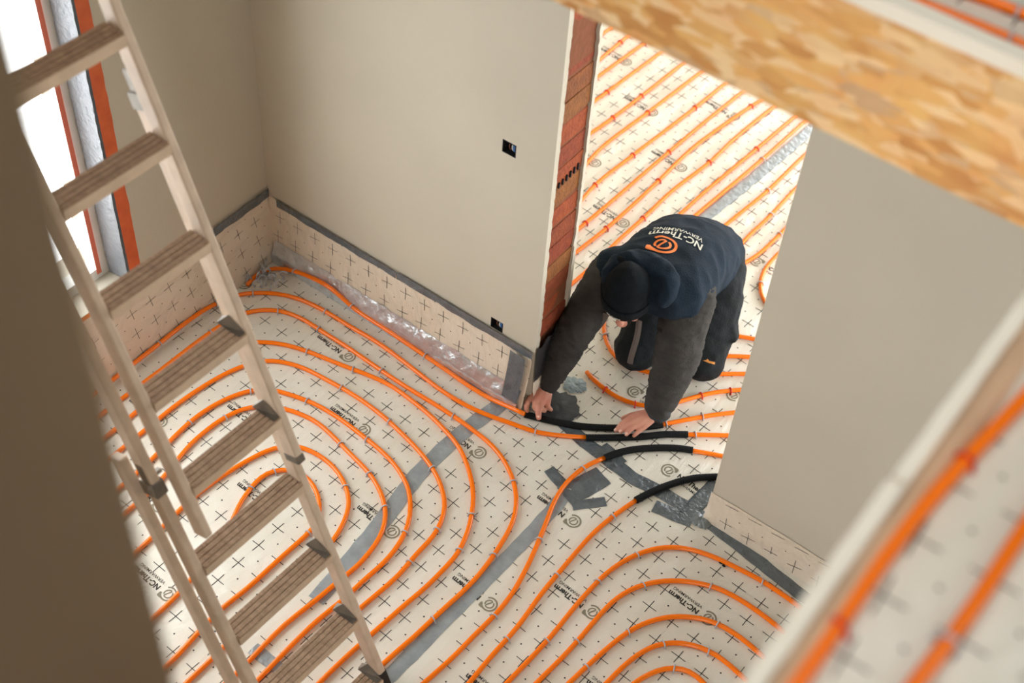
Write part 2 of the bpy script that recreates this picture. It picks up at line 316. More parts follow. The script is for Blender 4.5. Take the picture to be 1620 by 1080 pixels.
# near stairwell wall at the left of the view, end wall and back room shell
ZR0 = 5.5
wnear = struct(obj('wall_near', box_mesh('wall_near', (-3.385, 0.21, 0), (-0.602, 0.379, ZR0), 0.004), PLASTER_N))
weast = struct(obj('wall_east', box_mesh('wall_east', (2.6, -1.4, 0), (2.8, 3.13, ZC)), PLASTER))
wsouth = struct(obj('wall_south', boxes_mesh('wall_south', [((-3.68, -0.1, 0), (0.0, 0.1, ZC)), ((1.1, -0.1, 0), (2.6, 0.1, ZC)), ((0.0, -0.1, 0), (1.1, 0.1, 0.3)), ((0.0, -0.1, 2.3), (1.1, 0.1, ZC))]), PLASTER))  # unseen front opening, assumed and added to brighten the right wall
wback = struct(obj('wall_back', boxes_mesh('wall_back', [((XL, 8.2, 0), (-3.0, 8.4, ZC)), ((2.3, 8.2, 0), (2.8, 8.4, ZC)), ((-3.0, 8.2, 2.6), (2.3, 8.4, ZC))]), PLASTER))
# upper storey shell: walls with windows behind the camera and to its right, roof with skylight; openings assumed, added for light
ZR = 5.5
struct(obj('wall_upper_south', boxes_mesh('wall_upper_south', [((-3.6, -2.6, ZC), (0.0, -2.4, ZR)), ((1.6, -2.6, ZC), (2.8, -2.4, ZR)), ((0.0, -2.6, ZC), (1.6, -2.4, 3.5)), ((0.0, -2.6, 5.3), (1.6, -2.4, ZR))]), PLASTER))
struct(obj('wall_upper_east', boxes_mesh('wall_upper_east', [((2.6, -2.4, ZC + 0.28), (2.8, 2.4, ZR)), ((2.6, 3.0, ZC + 0.28), (2.8, 8.4, ZR)), ((2.6, 2.4, ZC + 0.28), (2.8, 3.0, 3.8)), ((2.6, 2.4, 5.2), (2.8, 3.0, ZR))]), PLASTER))
struct(obj('wall_upper_west', box_mesh('wall_upper_west', (-3.6, -2.4, ZC), (-3.385, 8.4, ZR)), PLASTER))
struct(obj('wall_upper_north', box_mesh('wall_upper_north', (-3.385, 8.2, ZU), (2.6, 8.4, ZR)), PLASTER))
struct(obj('wall_added_shade', box_mesh('wall_added_shade', (-3.385, -0.55, ZU - 0.06), (-0.05, -0.43, ZR)), PLASTER))  # unseen partition added to keep light off the near wall
struct(obj('ceiling_upper', boxes_mesh('ceiling_upper', [((-3.7, -2.7, ZR), (2.9, 0.75, ZR + 0.15)), ((-3.7, 1.75, ZR), (2.9, 8.5, ZR + 0.15)), ((-3.7, 0.75, ZR), (-1.9, 1.75, ZR + 0.15)), ((-0.4, 0.75, ZR), (2.9, 1.75, ZR + 0.15))]), PLASTER))
# ------------------------------------------------------------------ printed insulation sheets on the floor
CRV, CRF = [], []
def quad_strip(V, F, p, q, wdt, zz=None):
    d = (q - p).normalized(); s = Vector((-d.y, d.x, 0)) * wdt / 2; i = len(V)
    V += [p - s, p + s, q + s, q - s]; F.append((i, i + 1, i + 2, i + 3))
def lattice_print(name, parent, o, a, b, inside, logos, zz, rot180=True, mapf=None):
    """printed crosses and dots (flat ink) on a sheet; logos = list of (i, j) logo centres in lattice units"""
    a = Vector((a[0], a[1], 0)); b = Vector((b[0], b[1], 0)); o = Vector((o[0], o[1], 0)); V = []; F = []; rnd = random.Random(5)
    sgn = 1 if rot180 else -1
    for i in range(-45, 60):
        for j in range(-60, 45):
            c = o + a * i + b * j
            if not inside(c.x, c.y): continue
            if not any((-1.45 < sgn * (i - li) < 0.55) and abs(j - lj) < 0.5 for li, lj in logos):
                wv = 0.0030
                for dv in (a, b):
                    p = c - dv * 0.31; q = c + dv * 0.31; mid = c + Vector((rnd.uniform(-1, 1), rnd.uniform(-1, 1), 0)) * 0.0012
                    quad_strip(V, F, p, mid, wv); quad_strip(V, F, mid, q, wv)
            dd = c + a * 0.5 + b * 0.5
            if inside(dd.x, dd.y) and not any((-1.9 < sgn * (i + .5 - li) < 0.45) and abs(j + .5 - lj) < 0.45 for li, lj in logos):
                k0 = len(V)
                for q in range(6): V.append(dd + Vector((math.cos(q * math.pi / 3), math.sin(q * math.pi / 3), 0)) * 0.0036)
                F.append(tuple(range(k0, k0 + 6)))
    V = [Vector((v.x, v.y, zz)) for v in V]
    if mapf: V = [Vector(mapf(v.x, v.y)) for v in V]
    me = mesh(name, V, F); ob = obj(name, me, INK, parent); ob['kind'] = 'stuff'; return ob
# logo glyph: ring with pointed corner and a looping stroke
def arc_pts(r, a0, a1, n): return [(r * math.cos(math.radians(a0 + (a1 - a0) * i / n)), r * math.sin(math.radians(a0 + (a1 - a0) * i / n))) for i in range(n + 1)]
def logo_mesh(name, R):
    V = []; F = []
    def band(outer, inner):
        i0 = len(V)
        for p, q in zip(outer, inner): V.append((p[0] * R, p[1] * R, 0)); V.append((q[0] * R, q[1] * R, 0))
        for i in range(len(outer) - 1): a = i0 + 2 * i; F.append((a, a + 2, a + 3, a + 1))
    n = 40; outer = []
    for i in range(n + 1):
        ang = 20 + 300 * i / n; r = 1.0
        if ang < 100: r = 1.0 + 0.34 * max(0, 1 - abs(ang - 45) / 30) ** 1.3
        outer.append((r * math.cos(math.radians(ang)), r * math.sin(math.radians(ang))))
    inner = [(0.80 * math.cos(math.radians(20 + 300 * i / n)), 0.80 * math.sin(math.radians(20 + 300 * i / n))) for i in range(n + 1)]
    band(outer, inner)
    st = arc_pts(0.52, 235, 60, 14) + [(0.16, 0.10), (0.0, -0.2), (-0.12, -0.47)] + arc_pts(0.52, 262, 400, 14)[1:]
    st = [Vector((p[0], p[1], 0)) for p in st]; o1 = []; i1 = []
    for i, p in enumerate(st):
        d = (st[min(i + 1, len(st) - 1)] - st[max(i - 1, 0)]).normalized(); s = Vector((-d.y, d.x, 0)) * 0.085; o1.append((p + s)); i1.append((p - s))
    band(o1, i1); return mesh(name, V, F)
LOGO = logo_mesh('logo_ring', 0.031)
T1 = text_mesh('wordmark', 'NC-Therm', 0.031, 0.0011); T2 = text_mesh('wordmark_small', 'VERWARMING', 0.0185, 0.0001)
def fit_text(me, width):
    xs = [v.co.x for v in me.vertices]; s = width / (max(xs) - min(xs)); x0 = min(xs)
    for v in me.vertices: v.co.x = (v.co.x - x0) * s
fit_text(T1, 0.132); fit_text(T2, 0.128)
LOGO.materials.append(LOGOINK); T1.materials.append(INK); T2.materials.append(INK)
def place_logo(parent, x, y, ang, zz):
    r = Matrix.Rotation(ang, 4, 'Z'); base = Matrix.Translation((x, y, zz)) @ r
    e = obj('logo_print', LOGO, None, parent); e.matrix_world = base
    for me, dx, dy in ((T1, 0.043, -0.004), (T2, 0.043, -0.027)):
        t = obj('wordmark_print', me, None, parent); t.matrix_world = base @ Matrix.Translation((dx, dy, 0))
SHEETS = [
 ((-3.385, 0.30, -2.065, 3.10), (-3.0117, 2.788), (0.1003, -0.0041), (-0.0045, -0.1009), [(3 + 6.2 * m_, -0.9 + 5.05 * k_) for m_ in (-1, 0) for k_ in range(0, 5)] + [(6.12, 1.5 + 5.03 * k_) for k_ in range(0, 5)] + [(-0.1, 1.5 + 5.03 * k_) for k_ in range(0, 4)], True),
 ((-2.065, 0.30, -1.60, 3.115), (-1.9855, 2.9607), (0.1, -0.0053), (-0.0045, -0.0986), [(0.15, 1.46 + 5.12 * k_) for k_ in range(0, 5)], True),
 ((-1.60, 0.30, 2.5, 3.115), (-1.4551, 2.7752), (0.1003, -0.0056), (-0.0052, -0.0966), [(2.6 + 6.3 * m_, 2.66 + 5.1 * k_) for m_ in range(0, 4) for k_ in range(0, 4)] + [(5.9 + 6.3 * m_, -0.09 + 5.1 * k_) for m_ in range(-1, 4) for k_ in range(0, 4)], True),
 ((-1.97, 3.115, 2.6, 8.2), (-1.4349, 3.7112), (0.1, -0.0075), (-0.0075, -0.1), None, False),
 ((-3.385, 3.115, -1.97, 8.2), (-2.5783, 5.2628), (0.1, -0.0075), (-0.0075, -0.1), None, True)]
for si, (bx_, o_, a_, b_, lg, r180) in enumerate(SHEETS):
    x0, y0, x1, y1 = bx_
    sh = obj('insulation_sheet', box_mesh('insulation_sheet', (x0, y0, -0.012), (x1, y1, 0.0)), FILM, floor)
    av, bv_ = Vector(a_), Vector(b_); det = av.x * bv_.y - av.y * bv_.x
    if lg is None:
        if si == 3: wl_ = [(-1.6714 + 0.33 * m_, 3.475 - 0.25 * m_ + 0.5 * k_) for m_ in range(0, 12) for k_ in range(-1, 14)]
        else: wl_ = [(-2.28 - 0.004 * k_, 4.29 + 0.505 * k_) for k_ in range(-1, 7)] + [(-2.62, 4.55 + 0.505 * k_) for k_ in range(-2, 7)] + [(-2.95, 4.3 + 0.505 * k_) for k_ in range(-1, 7)]
        lg = [(((x - o_[0]) * bv_.y - (y - o_[1]) * bv_.x) / det, ((y - o_[1]) * av.x - (x - o_[0]) * av.y) / det) for x, y in wl_]
    ins = lambda x, y, x0=x0, x1=x1, y0=y0, y1=y1: x0 + 0.01 < x < x1 - 0.01 and max(y0, 1.2) < y < min(y1, 6.6) and x < 1.0
    lattice_print('cross_print', sh, o_, a_, b_, ins, lg, 0.0007, r180)
    for (li, lj) in lg:
        x = o_[0] + a_[0] * li + b_[0] * lj; y = o_[1] + a_[1] * li + b_[1] * lj
        if x0 + 0.05 < x < min(x1, 0.9) - 0.03 and max(y0, 1.3) + 0.03 < y < min(y1, 6.4) - 0.03:
            place_logo(sh, x, y, math.atan2(a_[1], a_[0]) + (math.pi if r180 else 0), 0.0009)
# print on the upper floor
lattice_print('cross_print', upper, (-0.0838 - 0.046, 1.0551 + 0.053), (0.1, 0.003), (0.004, -0.1), lambda x, y: (x > -0.14 and y > -0.5 and x < 1.5 and y < 4) or (y > 2.09 and x > -1.5 and x < 1.5 and y < 4), [], ZU + 0.0008)
# ------------------------------------------------------------------ foil upstand on the walls
def nwall_map(x0, x1, ztop, foot=0.055):
    def f(u, v):
        x = x0 + (x1 - x0) * u; zz = ztop * v + (0.006 * noise.noise(Vector((x * 7, 3, 0))) if v > 0.9 else 0)
        off = foot * (1 - v) ** 1.6 + 0.004 + 0.010 * (1 - v) * (noise.noise(Vector((x * 9, v * 3, 1))) + 0.5 * noise.noise(Vector((x * 30, v * 9, 1)))) * (1 if 0.02 < v else 0)
        return (x, YN - max(off, 0.003), max(zz, 0.001))
    return f
f1 = nwall_map(XL + 0.006, BX + 0.004, 0.335)
sk = wavy_sheet('foil_upstand', f1, 90, 14, FILMW, wn)
def up_print(name, parent, ax0, ax1, vtop, start, fn, ulen):
    V = []; F = []; rnd = random.Random(3)
    def P(x, v): q = fn(min(1, max(0, (x - ax0) / ulen)), min(1, max(0, v / vtop))); return Vector(q)
    x = ax0 + start
    row = 0
    pts_ = []
    while x < ax1 - 0.03:
        for vv in (0.045, 0.145, 0.245):
            pts_.append((x + 0.004 * (vv / 0.1), vv))
        x += 0.1003
    for (x, vv) in pts_:
        for (dx, dv) in ((0.028, 0.003), (-0.003, 0.03)):
            if vv + abs(dv) > vtop - 0.015: continue
            p0 = P(x - dx, vv - dv); p1 = P(x, vv); p2 = P(x + dx, vv + dv)
            for p, q in ((p0, p1), (p1, p2)):
                d = (q - p).normalized(); s = d.cross(NRM).normalized() * 0.0011; o2 = NRM * 0.0016; i = len(V)
                V += [p - s + o2, p + s + o2, q + s + o2, q - s + o2]; F.append((i, i + 1, i + 2, i + 3))
        if vv + 0.05 < vtop - 0.02:
            c = P(x + 0.05, vv + 0.05) + NRM * 0.0016; t1 = NRM.cross(Vector((0, 0, 1))); k0 = len(V)
            for q in range(6): V.append(c + t1 * (0.003 * math.cos(q * math.pi / 3)) + Vector((0, 0, 0.003 * math.sin(q * math.pi / 3))))
            F.append(tuple(range(k0, k0 + 6)))
    o_ = obj(name, mesh(name, V, F), INK, parent); o_['kind'] = 'stuff'; return o_
NRM = Vector((0, -1, 0))
up_print('cross_print', sk, XL + 0.006, BX, 0.335, 0.06, f1, BX - XL)
for xx in (-2.72, -2.40, -3.03):
    b_ = Matrix.Translation((xx, YN - 0.022, 0.085)) @ Matrix.Rotation(math.radians(80), 4, 'X') @ Matrix.Rotation(math.radians(-95), 4, 'Z')
    for me, dx, dy in ((LOGO, 0, 0), (T1, 0.043, -0.004)):
        if me is T1 and xx < -3: continue
        t = obj('logo_print', me, None, sk); t.matrix_world = b_ @ Matrix.Translation((dx, dy, 0)) @ Matrix.Scale(0.8 if me is LOGO else 0.35, 4)
def lwall_map(u, v):
    y = 0.35 + (3.12 - 0.35) * u; zt = 0.375
    off = 0.05 * (1 - v) ** 1.6 + 0.004 + 0.008 * (1 - v) * noise.noise(Vector((y * 9, v * 3, 7)))
    return (XL + max(off, 0.003), y, max(zt * v, 0.001))
skl = wavy_sheet('foil_upstand', lwall_map, 110, 12, FILMW, wl); NRM = Vector((1, 0, 0))
up_print('cross_print', skl, 0.35, 3.12, 0.375, 0.06, lwall_map, 2.77)
fr = nwall_map(-1.112, 2.4, 0.165, 0.016); NRM = Vector((0, -1, 0))
skr = wavy_sheet('foil_upstand', fr, 160, 10, FILMW, wnr); up_print('cross_print', skr, -1.112, 0.6, 0.165, 0.09, fr, 3.512)
# upstand around the brick end
def jamb_map(u, v): return (BX + 0.016 + 0.012 * (1 - v) * (1 + noise.noise(Vector((u * 6, v * 4, 2)))), YN - 0.004 + (TH + 0.008) * u, max(0.001, 0.21 * v))
skj = wavy_sheet('foil_upstand', jamb_map, 16, 10, FILMW, wn)
